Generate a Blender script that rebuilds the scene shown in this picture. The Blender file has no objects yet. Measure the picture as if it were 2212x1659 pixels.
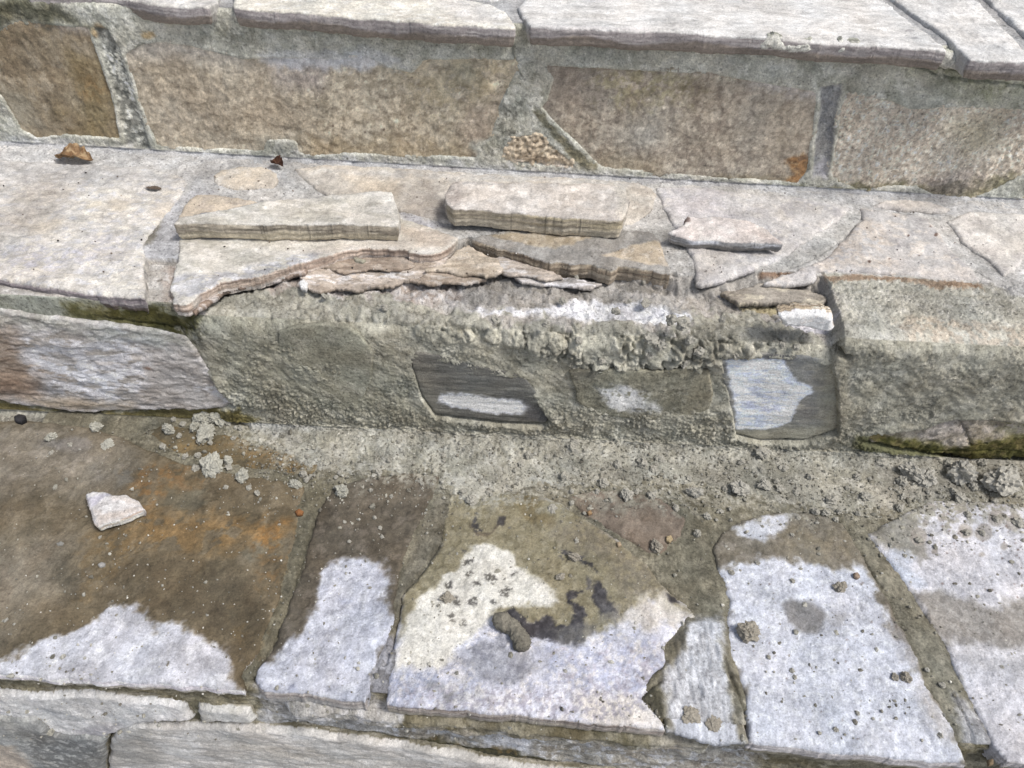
import bpy, bmesh, math, random
import numpy as np
rnd = random.Random(7)
C = bpy.context.scene.collection
# ------------------------------------------------------------------ camera
F_PX, PW, PH = 1661.0, 2212.0, 1659.0
PITCH, YAW, ROLL = 0.78256496, -0.04532467, 0.03986166
CAM = np.array([0.0, -0.23512221, 0.59266717])
cy_, sy_, cp_, sp_ = math.cos(YAW), math.sin(YAW), math.cos(PITCH), math.sin(PITCH)
FW = np.array([sy_*cp_, cy_*cp_, -sp_]); RT0 = np.array([cy_, -sy_, 0.0]); UP0 = np.cross(RT0, FW)
RT = RT0*math.cos(ROLL)+UP0*math.sin(ROLL); UP = np.cross(RT, FW)
cam_d = bpy.data.cameras.new('camera'); cam = bpy.data.objects.new('camera', cam_d); C.objects.link(cam)
cam_d.sensor_width = 36; cam_d.lens = 36*F_PX/PW; cam_d.clip_start = .01; cam_d.clip_end = 100
from mathutils import Matrix, Vector
M = Matrix.Identity(4)
for i in range(3):
    M[i][0], M[i][1], M[i][2], M[i][3] = RT[i], UP[i], -FW[i], CAM[i]
cam.matrix_world = M
sc = bpy.context.scene; sc.camera = cam
# ------------------------------------------------------------------ sky, sun, exposure
SUN = Vector((0.46, -0.20, 0.82)).normalized()
elev = math.asin(SUN.z); azi = math.atan2(SUN.x, SUN.y)
w = bpy.data.worlds.new('World'); sc.world = w; w.use_nodes = True
nt = w.node_tree; bg = nt.nodes['Background']
sky = nt.nodes.new('ShaderNodeTexSky'); sky.sky_type = 'NISHITA'; sky.sun_disc = False
sky.sun_elevation = elev; sky.sun_rotation = azi; sky.air_density = 1.0; sky.dust_density = 3.0; sky.ozone_density = 1.0
hs = nt.nodes.new('ShaderNodeHueSaturation'); hs.inputs['Saturation'].default_value = .55
nt.links.new(sky.outputs[0], hs.inputs['Color']); nt.links.new(hs.outputs[0], bg.inputs[0]); bg.inputs[1].default_value = 0.105
sl = bpy.data.lights.new('sun', 'SUN'); sl.energy = 2.2; sl.angle = math.radians(14); sl.color = (1.0, .955, .885)
so = bpy.data.objects.new('sun', sl); C.objects.link(so); so.rotation_euler = SUN.to_track_quat('Z', 'Y').to_euler()
sc.view_settings.view_transform = 'Standard'; sc.view_settings.look = 'None'; sc.view_settings.gamma = 1
sc.view_settings.exposure = 0.50
GAIN_T, GAIN_R = 1.22, 0.70       # how bright white would look on treads / risers: used to turn seen colours into albedo

# ------------------------------------------------------------------ numeric helpers
def _hash(i, j, s):
    h = (i.astype(np.int64)*374761393 + j.astype(np.int64)*668265263 + s*2147483647) & 0xffffffff
    h = ((h ^ (h >> 13))*1274126177) & 0xffffffff
    return h ^ (h >> 16)
GR = np.array([(math.cos(a), math.sin(a)) for a in np.arange(32)*math.pi/16], dtype=np.float32)
def perlin(x, y, s=0):
    xi = np.floor(x); yi = np.floor(y); fx = (x-xi).astype(np.float32); fy = (y-yi).astype(np.float32)
    xi = xi.astype(np.int64); yi = yi.astype(np.int64)
    def g(di, dj):
        k = _hash(xi+di, yi+dj, s) & 31
        return GR[k, 0]*(fx-di)+GR[k, 1]*(fy-dj)
    u = fx*fx*fx*(fx*(fx*6-15)+10); v = fy*fy*fy*(fy*(fy*6-15)+10)
    a = g(0, 0); b = g(1, 0); c = g(0, 1); d = g(1, 1)
    return ((a+(b-a)*u)*(1-v)+(c+(d-c)*u)*v)*1.5
def fbm(x, y, f, s=0, o=4, gain=.5):
    r = 0; a = 1; t = 0
    for k in range(o):
        r = r+a*perlin(x*f+k*17.3, y*f-k*9.1, s+k*131); t += a*a; a *= gain; f *= 2.03
    return r/math.sqrt(t)
def ss(a, b, x):
    t = np.clip((x-a)/(b-a), 0, 1); return t*t*(3-2*t)
def poly_sd(P, x, y, closed=True):
    """signed distance (negative inside) of points to polygon P"""
    P = np.asarray(P, float); x = np.asarray(x); y = np.asarray(y)
    d2 = np.full(x.shape, 1e9); ins = np.zeros(x.shape, bool)
    n = len(P)
    for i in range(n if closed else n-1):
        ax, ay = P[i]; bx, by = P[(i+1) % n]
        ex, ey = bx-ax, by-ay; L = ex*ex+ey*ey+1e-12
        t = np.clip(((x-ax)*ex+(y-ay)*ey)/L, 0, 1)
        dx = x-ax-t*ex; dy = y-ay-t*ey
        d2 = np.minimum(d2, dx*dx+dy*dy)
        if closed and abs(ey) > 1e-12:
            c = ((ay > y) != (by > y)) & (x < ex*(y-ay)/ey+ax); ins ^= c
    d = np.sqrt(d2)
    return np.where(ins, -d, d) if closed else d
def lin(c):
    c = np.asarray(c, float)/255.0
    return np.where(c <= .04045, c/12.92, ((c+.055)/1.055)**2.4)
def ray(u, v): return RT*(u-PW/2)/F_PX-UP*(v-PH/2)/F_PX+FW

class Surf:
    """a plane of the steps. tread: (u,v)=(x,y), normal +z ; riser: (u,v)=(x,z), normal -y"""
    def __init__(s, kind, z=0, a=0, b=0): s.kind, s.z, s.a, s.b = kind, z, a, b
    def uv(s, px, n=0.0):
        out = []
        for p in px:
            d = ray(p[0], p[1])
            if s.kind == 'T': t = (s.z+n-CAM[2])/d[2]; q = CAM+d*t; out.append((q[0], q[1]))
            else:
                t = (s.a-n+s.b*CAM[0]-CAM[1])/(d[1]-s.b*d[0]); q = CAM+d*t; out.append((q[0], q[2]))
        return np.array(out)
    def pos(s, u, v, n):
        if s.kind == 'T': return np.stack([u, v, s.z+n], -1)
        return np.stack([u, s.a+s.b*u-n, v], -1)
    gain = property(lambda s: GAIN_T if s.kind == 'T' else GAIN_R)
H = 0.16; HB = 0.36
T0 = Surf('T', 2*H); T1 = Surf('T', H); T2 = Surf('T', 0.0)
R1 = Surf('R', a=.53699, b=.01235); R2 = Surf('R', a=.28987, b=.03195); R3 = Surf('R', a=.010, b=0.0)

def Ell(cx, cy, rx, ry=None, ang=0, n=14):
    ry = ry or rx; a = math.radians(ang)
    return [(cx+math.cos(t)*rx*math.cos(a)-math.sin(t)*ry*math.sin(a), cy+math.cos(t)*rx*math.sin(a)+math.sin(t)*ry*math.cos(a)) for t in [2*math.pi*k/n for k in range(n)]]
def L(poly, col, soft=.004, op=1.0, warp=.004, wf=70, patch=None, pf=120, n=None, wet=None, line=None):
    return dict(poly=poly, col=col, soft=soft, op=op, warp=warp, wf=wf, patch=patch, pf=pf, n=n, wet=wet, line=line)

def palette(cols, x, y, f, seed, mott=.5):
    cols = [np.array(c, float) for c in cols]
    if len(cols) == 1: return np.tile(cols[0], (len(x), 1))
    c = np.tile(cols[0], (len(x), 1))
    for k, cc in enumerate(cols[1:]):
        m = ss(-.05, .35, fbm(x, y, f*(1+.6*k), seed+31*k+5, 5, .62)-.08*k)[:, None]
        c = c*(1-m)+cc*m
    return c
def tint(surf, u, v, base, layers, seed, n=0.0, f=35, mott=.10, fine=.08, stretch=(1, 1), side=None):
    """seen sRGB colour per point (float 0..255) and wetness"""
    x, y = u*stretch[0], v*stretch[1]
    c = palette(base, x, y, f, seed)
    wet = np.full(len(u), .0)
    if surf is T2: wet += .55*ss(-.3, .5, fbm(x, y, 30, seed+5, 4))+.2
    for k, l in enumerate(layers):
        P = surf.uv(l['poly'], n if l['n'] is None else l['n'])
        pad = l['soft']+l['warp']*2+(l['line'] or 0)+.004
        lo = P.min(0)-pad; hi = P.max(0)+pad
        I = np.nonzero((u > lo[0]) & (u < hi[0]) & (v > lo[1]) & (v < hi[1]))[0]
        if not len(I): continue
        uu, vv = u[I], v[I]
        wx = fbm(uu, vv, l['wf'], seed+900+k, 4, .6)*l['warp']; wy = fbm(uu, vv, l['wf'], seed+1700+k, 4, .6)*l['warp']
        if l['line']: sd = poly_sd(P, uu+wx, vv+wy, False)-l['line']
        else: sd = poly_sd(P, uu+wx, vv+wy)
        m = ss(l['soft'], -l['soft'], sd)*l['op']
        if l['patch'] is not None:
            m = m*ss(-.12, .12, fbm(x[I], y[I], l['pf'], seed+77+k, 4, .6)+l['patch'])
        col = l['col']
        cc = palette(col if isinstance(col, list) else [col], x[I], y[I], f*1.5, seed+400+k*13)
        c[I] = c[I]*(1-m[:, None])+cc*m[:, None]
        if l['wet'] is not None: wet[I] = wet[I]*(1-m)+l['wet']*m
    mm = 1+mott*fbm(x, y, f*2.2, seed+3, 4, .65)+fine*fbm(x, y, 330, seed+8, 2, .7)
    c = c*mm[:, None]
    hue = fbm(u, v, 22, seed+61, 3)*3.5
    c[:, 0] += hue; c[:, 2] -= hue
    return np.clip(c, 6, 250), wet

# ------------------------------------------------------------------ materials
def material(name, grain=.25, gscale=900, bump=.0006, bscale=700, rough=.88, streak=(1, 1, 1), wave=.5, speck=.45):
    m = bpy.data.materials.new(name); m.use_nodes = True; t = m.node_tree; N = t.nodes; K = t.links
    b = N['Principled BSDF']; b.inputs['Specular IOR Level'].default_value = .3
    at = N.new('ShaderNodeAttribute'); at.attribute_name = 'tint'
    tc = N.new('ShaderNodeTexCoord'); mp = N.new('ShaderNodeMapping'); mp.inputs['Scale'].default_value = streak
    K.new(tc.outputs['Object'], mp.inputs[0])
    def noise(s, d=3, r=.6):
        n = N.new('ShaderNodeTexNoise'); n.inputs['Scale'].default_value = s; n.inputs['Detail'].default_value = d
        n.inputs['Roughness'].default_value = r; K.new(mp.outputs[0], n.inputs['Vector']); return n
    n1 = noise(gscale, 5, .75); n2 = noise(bscale, 5, .75); n3 = noise(bscale*.28, 3, .6)
    mr = N.new('ShaderNodeMapRange'); mr.inputs[1].default_value = .34; mr.inputs[2].default_value = .66
    mr.inputs[3].default_value = 1-grain; mr.inputs[4].default_value = 1+grain; K.new(n1.outputs[0], mr.inputs[0])
    mx = N.new('ShaderNodeVectorMath'); mx.operation = 'SCALE'; K.new(at.outputs['Color'], mx.inputs[0]); K.new(mr.outputs[0], mx.inputs['Scale'])
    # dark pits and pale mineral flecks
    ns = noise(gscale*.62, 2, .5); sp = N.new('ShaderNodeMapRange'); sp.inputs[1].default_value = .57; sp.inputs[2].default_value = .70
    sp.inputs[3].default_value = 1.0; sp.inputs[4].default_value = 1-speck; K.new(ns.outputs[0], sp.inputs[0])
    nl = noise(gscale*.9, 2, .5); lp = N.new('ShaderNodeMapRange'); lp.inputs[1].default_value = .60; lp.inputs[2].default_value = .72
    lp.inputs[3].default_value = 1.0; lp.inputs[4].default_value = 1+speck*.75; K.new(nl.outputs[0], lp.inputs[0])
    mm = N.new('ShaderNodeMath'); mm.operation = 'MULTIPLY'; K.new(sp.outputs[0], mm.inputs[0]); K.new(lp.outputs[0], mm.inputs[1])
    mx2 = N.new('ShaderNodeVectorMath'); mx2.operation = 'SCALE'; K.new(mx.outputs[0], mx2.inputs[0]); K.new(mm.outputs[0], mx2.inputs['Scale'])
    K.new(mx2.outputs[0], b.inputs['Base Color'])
    wa = N.new('ShaderNodeAttribute'); wa.attribute_name = 'wet'
    r = N.new('ShaderNodeMapRange'); r.inputs[3].default_value = rough; r.inputs[4].default_value = rough-.42; K.new(wa.outputs['Fac'], r.inputs[0])
    K.new(r.outputs[0], b.inputs['Roughness'])
    ad = N.new('ShaderNodeMath'); ad.operation = 'ADD'; K.new(n2.outputs[0], ad.inputs[0])
    m3 = N.new('ShaderNodeMath'); m3.operation = 'MULTIPLY'; m3.inputs[1].default_value = wave; K.new(n3.outputs[0], m3.inputs[0]); K.new(m3.outputs[0], ad.inputs[1])
    bp = N.new('ShaderNodeBump'); bp.inputs['Strength'].default_value = 1.0; bp.inputs['Distance'].default_value = bump
    nb = noise(22, 3, .6); sb = N.new('ShaderNodeMapRange'); sb.inputs[1].default_value = .36; sb.inputs[2].default_value = .64
    sb.inputs[3].default_value = .35; sb.inputs[4].default_value = 1.0; K.new(nb.outputs[0], sb.inputs[0]); K.new(sb.outputs[0], bp.inputs['Strength'])
    K.new(ad.outputs[0], bp.inputs['Height']); K.new(bp.outputs[0], b.inputs['Normal'])
    return m
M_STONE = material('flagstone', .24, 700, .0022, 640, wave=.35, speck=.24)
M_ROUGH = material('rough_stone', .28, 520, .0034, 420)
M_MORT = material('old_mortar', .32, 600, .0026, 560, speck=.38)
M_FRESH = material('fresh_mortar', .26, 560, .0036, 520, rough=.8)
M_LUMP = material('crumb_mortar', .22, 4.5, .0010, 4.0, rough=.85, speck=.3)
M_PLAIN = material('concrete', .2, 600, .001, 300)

# ------------------------------------------------------------------ mesh helpers
def mesh_obj(name, V, Q, colour, wet, mat, parent=None, smooth=True):
    me = bpy.data.meshes.new(name)
    V = np.asarray(V, np.float32); Q = np.asarray(Q, np.int32)
    me.vertices.add(len(V)); me.vertices.foreach_set('co', V.ravel())
    me.loops.add(Q.size); me.loops.foreach_set('vertex_index', Q.ravel())
    me.polygons.add(len(Q)); me.polygons.foreach_set('loop_start', np.arange(0, Q.size, Q.shape[1], dtype=np.int32))
    me.polygons.foreach_set('use_smooth', np.full(len(Q), smooth))
    me.update(calc_edges=True)
    if colour is not None:
        a = me.attributes.new('tint', 'FLOAT_COLOR', 'POINT')
        a.data.foreach_set('color', np.concatenate([colour, np.ones((len(colour), 1))], 1).astype(np.float32).ravel())
        a = me.attributes.new('wet', 'FLOAT', 'POINT'); a.data.foreach_set('value', np.asarray(wet, np.float32))
    me.materials.append(mat)
    o = bpy.data.objects.new(name, me); C.objects.link(o)
    if parent: o.parent = parent
    return o
def albedo(seen, gain):
    c = np.asarray(seen, float); g = c.mean(-1, keepdims=True); k = .73-.10*np.clip((c.max(-1, keepdims=True)-c.min(-1, keepdims=True)-30)/60, 0, 1)
    return np.clip(lin(g+(c-g)*k)/gain, .004, .82)

def carve(surf, u, v, cuts, n=0.0):
    d = np.zeros(len(u))
    for (pl, w_, dep) in cuts:
        P = surf.uv(pl, n); pad = w_*3+.003; lo = P.min(0)-pad; hi = P.max(0)+pad
        I = np.nonzero((u > lo[0]) & (u < hi[0]) & (v > lo[1]) & (v < hi[1]))[0]
        if not len(I): continue
        uu, vv = u[I], v[I]
        wx = fbm(uu, vv, 150, 55, 3)*.0015
        s = poly_sd(P, uu+wx, vv+wx, False)
        d[I] = np.maximum(d[I], dep*ss(w_, w_*.25, s))
    return d

def stone(name, surf, poly, base, layers=(), parent=None, ragf=38, n0=0.0, thick=.006, cell=.0013, rag=.0012, rough=1.0,
          terr=1.0, flow=(1, 1), f=35, mat=None, side=((150, 140, 136), (120, 110, 106), (175, 165, 158)), cuts=(), label=None, tilt=(0, 0),
          rnd_edge=.0013, mott=.10, pits=0.0, bumpy=0.0, gain=None, under=None, bevel=.0012, dome=0.0):
    P = surf.uv(poly, n0); seed = int(abs(P.sum())*1e4) % 9973+len(poly)*7
    pad = .006; lo = P.min(0)-pad; hi = P.max(0)+pad
    nu, nv = int((hi[0]-lo[0])/cell)+1, int((hi[1]-lo[1])/cell)+1
    U, Vv = np.meshgrid(lo[0]+np.arange(nu)*cell, lo[1]+np.arange(nv)*cell, indexing='ij')
    u0, v0 = U.ravel(), Vv.ravel()
    wx = fbm(u0, v0, ragf, seed, 5, .6)*rag*1.7; wy = fbm(u0, v0, ragf, seed+50, 5, .6)*rag*1.7
    sd = poly_sd(P, u0+wx, v0+wy).reshape(U.shape)
    gx, gy = np.gradient(sd, cell)
    def sm(a, k=3):
        p = np.pad(a, k, mode='edge'); p = sum(p[i:i+a.shape[0], :] for i in range(2*k+1))/(2*k+1); return sum(p[:, i:i+a.shape[1]] for i in range(2*k+1))/(2*k+1)
    hx, hy = sm(gx, 4), sm(gy, 4); hl = np.sqrt(hx*hx+hy*hy)+1e-6; hx /= hl; hy /= hl
    gl = np.sqrt(gx*gx+gy*gy)+1e-6; gx /= gl; gy /= gl
    band = np.abs(sd) < cell*.72
    U2 = np.where(band, U-sd*gx, U); V2 = np.where(band, Vv-sd*gy, Vv)
    keep = (sd < cell*.72)
    kq = keep[:-1, :-1] & keep[1:, :-1] & keep[1:, 1:] & keep[:-1, 1:]
    idx = np.arange(U.size).reshape(U.shape)
    q = np.stack([idx[:-1, :-1], idx[1:, :-1], idx[1:, 1:], idx[:-1, 1:]], -1)[kq]
    used = np.unique(q); remap = np.full(U.size, -1); remap[used] = np.arange(len(used)); q = remap[q]
    u = U2.ravel()[used]; v = V2.ravel()[used]; s = np.minimum(sd.ravel()[used], 0); nx = hx.ravel()[used]; ny = hy.ravel()[used]
    fx, fy = u*flow[0], v*flow[1]
    am = .45+.55*ss(-.3, .4, fbm(u, v, 18, seed+90, 2))
    n = n0+rough*(.0009*fbm(fx, fy, 22, seed+1, 3)+.00034*am*fbm(fx, fy, 150, seed+2, 4, .75)+.00035*np.abs(fbm(fx, fy*.6, 70, seed+91, 4, .6)))
    tt = fbm(fx, fy, 24, seed+4, 5, .6)*2.2; fr = tt-np.floor(tt)
    n = n+terr*.0010*(np.floor(tt)+ss(.0, .16, fr))*.7
    if pits: n = n-pits*ss(.25, .6, perlin(u*240, v*240, seed+6))-pits*.6*ss(.3, .6, perlin(u*120, v*120, seed+9))
    if bumpy: n = n+bumpy*np.abs(fbm(u*.7, v, 110, seed+12, 3, .6))*1.5
    n = n-rnd_edge*np.clip(1+s/.004, 0, 1)**2-bevel*np.clip(1+s/.0015, 0, 1)
    if dome: n = n+dome*(1-np.exp(s/.01))
    if tilt[0] or tilt[1]: n = n+tilt[0]*(u-P[:, 0].mean())+tilt[1]*(v-P[:, 1].mean())
    cdep = carve(surf, u, v, cuts, n0); n = n-cdep
    g = gain or surf.gain
    c, wet = tint(surf, u, v, base, list(layers)+(FILM if surf is T2 and thick > .004 and n0 < .002 else []), seed, n0, f, mott, stretch=flow)
    # thin flake edges read darker / lighter: real relief does that; only grain colour here
    top = surf.pos(u, v, n); col = albedo(c, g)
    # ---- skirt along the outline
    e = np.concatenate([q[:, [0, 1]], q[:, [1, 2]], q[:, [2, 3]], q[:, [3, 0]]])
    es = np.sort(e, 1); key = es[:, 0].astype(np.int64)*len(used)+es[:, 1]
    uq, inv, cnt = np.unique(key, return_inverse=True, return_counts=True)
    be = e[cnt[inv] == 1]
    bv = np.unique(be); bm_ = np.full(len(used), -1); bm_[bv] = np.arange(len(bv))
    rows = max(3, int(thick/.0014))
    bu, bvv, bn, bnx, bny = u[bv], v[bv], n[bv], nx[bv], ny[bv]
    al = bu*.8+bvv*.6 if surf.kind == 'T' else bu+bvv
    Vs, Cs, Ws = [top], [col], [wet]; Q = [q]; prev = bv; off = len(used)
    sp = [np.array(k, float) for k in side]
    for r in range(1, rows+1):
        d = thick*r/rows
        lay = perlin(al*14+7, np.full_like(al, d*420.)+al*9, seed+21)
        lay2 = perlin(al*90, np.full_like(al, d*700.), seed+22)
        out = (.0007*lay+.0004*lay2)*rough*(1 if thick > .01 else .3)+(.0006 if r < rows else -.0006)-(.0032 if thick > .01 else .0012)*(r/rows)**3
        bot = .0020*perlin(al*14, np.zeros_like(al), seed+25)*(thick > .01)
        pu, pv = bu+bnx*out, bvv+bny*out
        Vs.append(surf.pos(pu, pv, bn-d*(1+bot/thick)))
        m1 = ss(-.2, .3, perlin(al*18, np.full_like(al, d*300.)+al*5, seed+31))[:, None]; m2 = ss(.0, .35, perlin(al*40, np.full_like(al, d*600.), seed+32))[:, None]
        cc = sp[0]*(1-m1)+sp[1]*m1; cc = cc*(1-m2)+sp[2]*m2
        if len(sp) > 3 and thick > .01:
            m3 = ss(.42, .6, r/rows+.25*perlin(al*20, np.zeros_like(al), seed+41))[:, None]*.85; cc = cc*(1-m3)+sp[3]*m3
        cc = cc*(1+.10*perlin(al*260, np.full_like(al, d*900.), seed+33))[:, None]
        ca = albedo(cc, GAIN_R)
        fr_ = ((ss(-.25, -.6, bny) if surf.kind == 'T' else np.ones_like(al)) if thick > .01 else np.zeros_like(al))[:, None]
        Cs.append(ca*fr_+col[bv]*.8*(1-fr_))
        Ws.append(np.zeros(len(bv)))
        cur = off+np.arange(len(bv)); off += len(bv)
        a, b_ = bm_[be[:, 0]], bm_[be[:, 1]]
        Q.append(np.stack([prev[b_] if r == 1 else prev[b_], prev[a], cur[a], cur[b_]], -1)); prev = cur
    o = mesh_obj(name, np.concatenate(Vs), np.concatenate(Q), np.concatenate(Cs), np.concatenate(Ws), mat or M_STONE, parent)
    if label: o['label'] = label
    return o

def tag(o, label=None, cat=None, group=None, kind=None):
    if label: o['label'] = label
    if cat: o['category'] = cat
    if group: o['group'] = group
    if kind: o['kind'] = kind
    return o
def thing(name, loc, label, cat, group=None):
    o = bpy.data.objects.new(name, None); C.objects.link(o); o.location = loc; o.empty_display_size = .05
    bpy.context.view_layer.update()
    return tag(o, label, cat, group)
def adopt(root):
    """children were built in world space: keep them there"""
    inv = Matrix.Translation(root.location).inverted()
    for ch in root.children: ch.matrix_parent_inverse = inv

# ------------------------------------------------------------------ mortar body of a step: one continuous sheet
def root_is_low(name, parent): return parent is not None and abs(parent.location.z+HB) < 1e-5
def sheet(name, parent, xs, prof, segs, rsm, stones, base, layers, disp, mat, cell=.0014, f=40, cuts=(), drop=.005, label=None, mott=.1, post=None):
    """prof(x) -> list of (y,z) corners (arrays); segs = surfaces for each segment between corners"""
    x = np.arange(xs[0], xs[1], cell); K = prof(x)
    seg_len = [np.sqrt((K[i+1][0]-K[i][0])**2+(K[i+1][1]-K[i][1])**2) for i in range(len(K)-1)]
    ns = [int(l.mean()/cell)+1 for l in seg_len]
    tau = np.concatenate([i+np.arange(n)/n for i, n in enumerate(ns)]+[[len(K)-1.0]])
    tot = [0]; 
    def raw(tau_):          # tau_ (nt,) offsets in segment units per x -> (nx,nt)
        i = np.clip(np.floor(tau_).astype(int), 0, len(K)-2); fr = tau_-i
        Y = np.stack([k[0] for k in K], -1); Z = np.stack([k[1] for k in K], -1)
        ix = np.arange(len(x))[:, None]
        return Y[ix, i]*(1-fr)+Y[ix, i+1]*fr, Z[ix, i]*(1-fr)+Z[ix, i+1]*fr
    # smooth by metric window
    SL = np.stack(seg_len, -1)
    cum = np.concatenate([np.zeros((len(x), 1)), np.cumsum(SL, 1)], 1)
    i0 = np.clip(np.floor(tau).astype(int), 0, len(K)-2)
    arc = cum[:, i0]+(tau-i0)[None, :]*SL[:, i0]
    total = cum[:, -1:]
    Yk = np.stack([k[0] for k in K], -1); Zk = np.stack([k[1] for k in K], -1)
    def at(a):
        a = np.clip(a, 0, total); Y = np.zeros_like(a); Z = np.zeros_like(a)
        for i in range(len(K)-1):
            m = (a >= cum[:, i:i+1]-1e-12); t = np.clip((a-cum[:, i:i+1])/np.maximum(SL[:, i:i+1], 1e-9), 0, 1)
            Y = np.where(m, Yk[:, i:i+1]*(1-t)+Yk[:, i+1:i+2]*t, Y); Z = np.where(m, Zk[:, i:i+1]*(1-t)+Zk[:, i+1:i+2]*t, Z)
        return Y, Z
    R = rsm(x, arc, cum) if callable(rsm) else np.full_like(arc, rsm)
    Y = 0; Z = 0; off = np.linspace(-1, 1, 9)
    for o_ in off:
        a, b = at(arc+o_*R); Y = Y+a; Z = Z+b
    Y /= len(off); Z /= len(off)
    dY = np.gradient(Y, axis=1); dZ = np.gradient(Z, axis=1); l = np.sqrt(dY**2+dZ**2)+1e-9
    NY, NZ = dZ/l, -dY/l          # travelling back->front (y falling): normal up / out
    X = np.repeat(x[:, None], Y.shape[1], 1); seg = np.repeat(i0[None, :], len(x), 0)
    X, Y, Z, NY, NZ, seg, arcf = [q.ravel() for q in (X, Y, Z, NY, NZ, seg, arc)]
    nrm = np.zeros_like(X); col = np.zeros((len(X), 3)); wet = np.zeros(len(X)); sdall = np.full(len(X), .1)
    seen = np.zeros((len(X), 3))
    for si, S in enumerate(segs):
        I = np.nonzero(seg == si)[0]
        if S is None: continue
        u = X[I]; v = Y[I] if S.kind == 'T' else Z[I]
        sdm = np.full(len(I), .1)
        for (ss_, poly, n_) in stones:
            if ss_ is not S: continue
            P = S.uv(poly, n_); lo = P.min(0)-.02; hi = P.max(0)+.02
            J = np.nonzero((u > lo[0]) & (u < hi[0]) & (v > lo[1]) & (v < hi[1]))[0]
            if len(J): sdm[J] = np.minimum(sdm[J], poly_sd(P, u[J], v[J]))
        sdall[I] = sdm
        d, cut_n = disp(si, S, u, v, sdm)
        d = d-carve(S, u, v, [c[:3] for c in cuts if c[3] is S], cut_n)
        e0, e1 = (-.0010, -.0040) if (S is R2) else (-.0040, -.0080)
        d = np.where(sdm < e0, np.minimum(d, np.where(sdm < e1, 0, d))-(drop+(.006 if S is R2 else 0))*ss(e0, e1, sdm), d)
        nrm[I] = d
        lay = [q for q in layers if q.get('seg') is None or q['seg'] == si]+(FILM if S is T2 and root_is_low(name, parent) else [])
        bs = base[si] if isinstance(base, dict) else base
        c, w_ = tint(S, u, v, bs, lay, 40+si*7+len(name), cut_n, f, mott)
        seen[I] = c; wet[I] = w_; col[I] = albedo(c, S.gain)
    # blend albedo over the rounded corners is natural: albedo, not seen colour, is what we store
    V = np.stack([X, Y+NY*nrm, Z+NZ*nrm], -1)
    if post is not None: V = post(V, seg)
    nt_ = len(tau); idx = np.arange(len(x)*nt_).reshape(len(x), nt_)
    q = np.stack([idx[:-1, :-1], idx[:-1, 1:], idx[1:, 1:], idx[1:, :-1]], -1).reshape(-1, 4)
    o = mesh_obj(name, V, q, col, wet, mat, parent)
    if label: o['label'] = label
    return o
def lay_seg(l, s): l = dict(l); l['seg'] = s; return l
# ================================================================== DATA: outlines (traced, then laid on the planes of the steps)
# ---- upper step, tread flagstones
P_T0a = [(60,-14),(250,-6),(350,11),(447,17),(470,4),(490,-60),(470,-200),(60,-200)]
P_T0b = [(505,17),(560,21),(700,32),(820,40),(960,52),(1100,61),(1112,61),(1110,50),(1094,27),(1060,10),(1000,-5),(880,-50),(700,-120),(500,-80)]
P_T0c = [(1120,13),(1128,34),(1148,57),(1225,62),(1407,66),(1530,74),(1649,83),(1766,90),(1896,99),(2042,113),(2040,104),(2026,89),(2000,69),(1961,47),(1909,0),(1870,-60),(1800,-130),(1500,-150),(1180,-60),(1140,-5)]
P_T0d = [(1930,-2),(1974,30),(2021,62),(2047,81),(2097,127),(2160,131),(2250,136),(2209,106),(2157,49),(2105,0),(2060,-50),(1990,-130),(1850,-130)]
P_T0e = [(2136,0),(2183,44),(2212,70),(2280,130),(2420,150),(2420,-120),(2040,-130),(2100,-40)]
P_T0f = [(1130,-20),(1170,-60),(1500,-155),(1300,-190),(950,-150),(900,-55),(1020,-8),(1060,-2)]
# ---- upper riser stones
P_R1a = [(-80,58),(0,56),(39,42),(90,40),(125,44),(198,47),(206,73),(221,117),(250,198),(272,306),(230,305),(143,297),(86,307),(42,284),(21,250),(0,212),(-80,190)]
P_R1b = [(262,108),(299,84),(350,80),(417,88),(460,100),(521,116),(575,112),(625,113),(700,116),(808,116),(850,138),(886,145),(912,118),(1000,115),(1120,118),(1132,130),(1118,167),(1089,234),(1068,299),(1050,320),(1035,350),(920,343),(808,340),(677,342),(638,334),(633,312),(585,310),(578,334),(450,330),(333,320),(318,280),(294,216),(271,146)]
P_R1c = [(1076,353),(1088,310),(1105,288),(1140,281),(1168,285),(1200,308),(1230,332),(1262,368),(1180,366)]
P_R1d = [(1178,130),(1303,135),(1420,142),(1537,149),(1600,158),(1680,172),(1771,187),(1774,221),(1768,260),(1761,299),(1753,370),(1724,401),(1662,399),(1537,389),(1407,379),(1297,368),(1251,326),(1200,278),(1157,229),(1172,211),(1184,172),(1172,148)]
P_R1e = [(1821,161),(1838,164),(1845,190),(1870,198),(1935,206),(1950,215),(1969,224),(2020,222),(2078,221),(2140,222),(2212,225),(2330,230),(2330,375),(2212,378),(2157,414),(2104,432),(2011,430),(1974,410),(1900,412),(1844,415),(1800,398),(1784,378),(1790,330),(1808,234)]
P_R1f = [(2186,434),(2200,422),(2230,402),(2330,380),(2330,445)]
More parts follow.
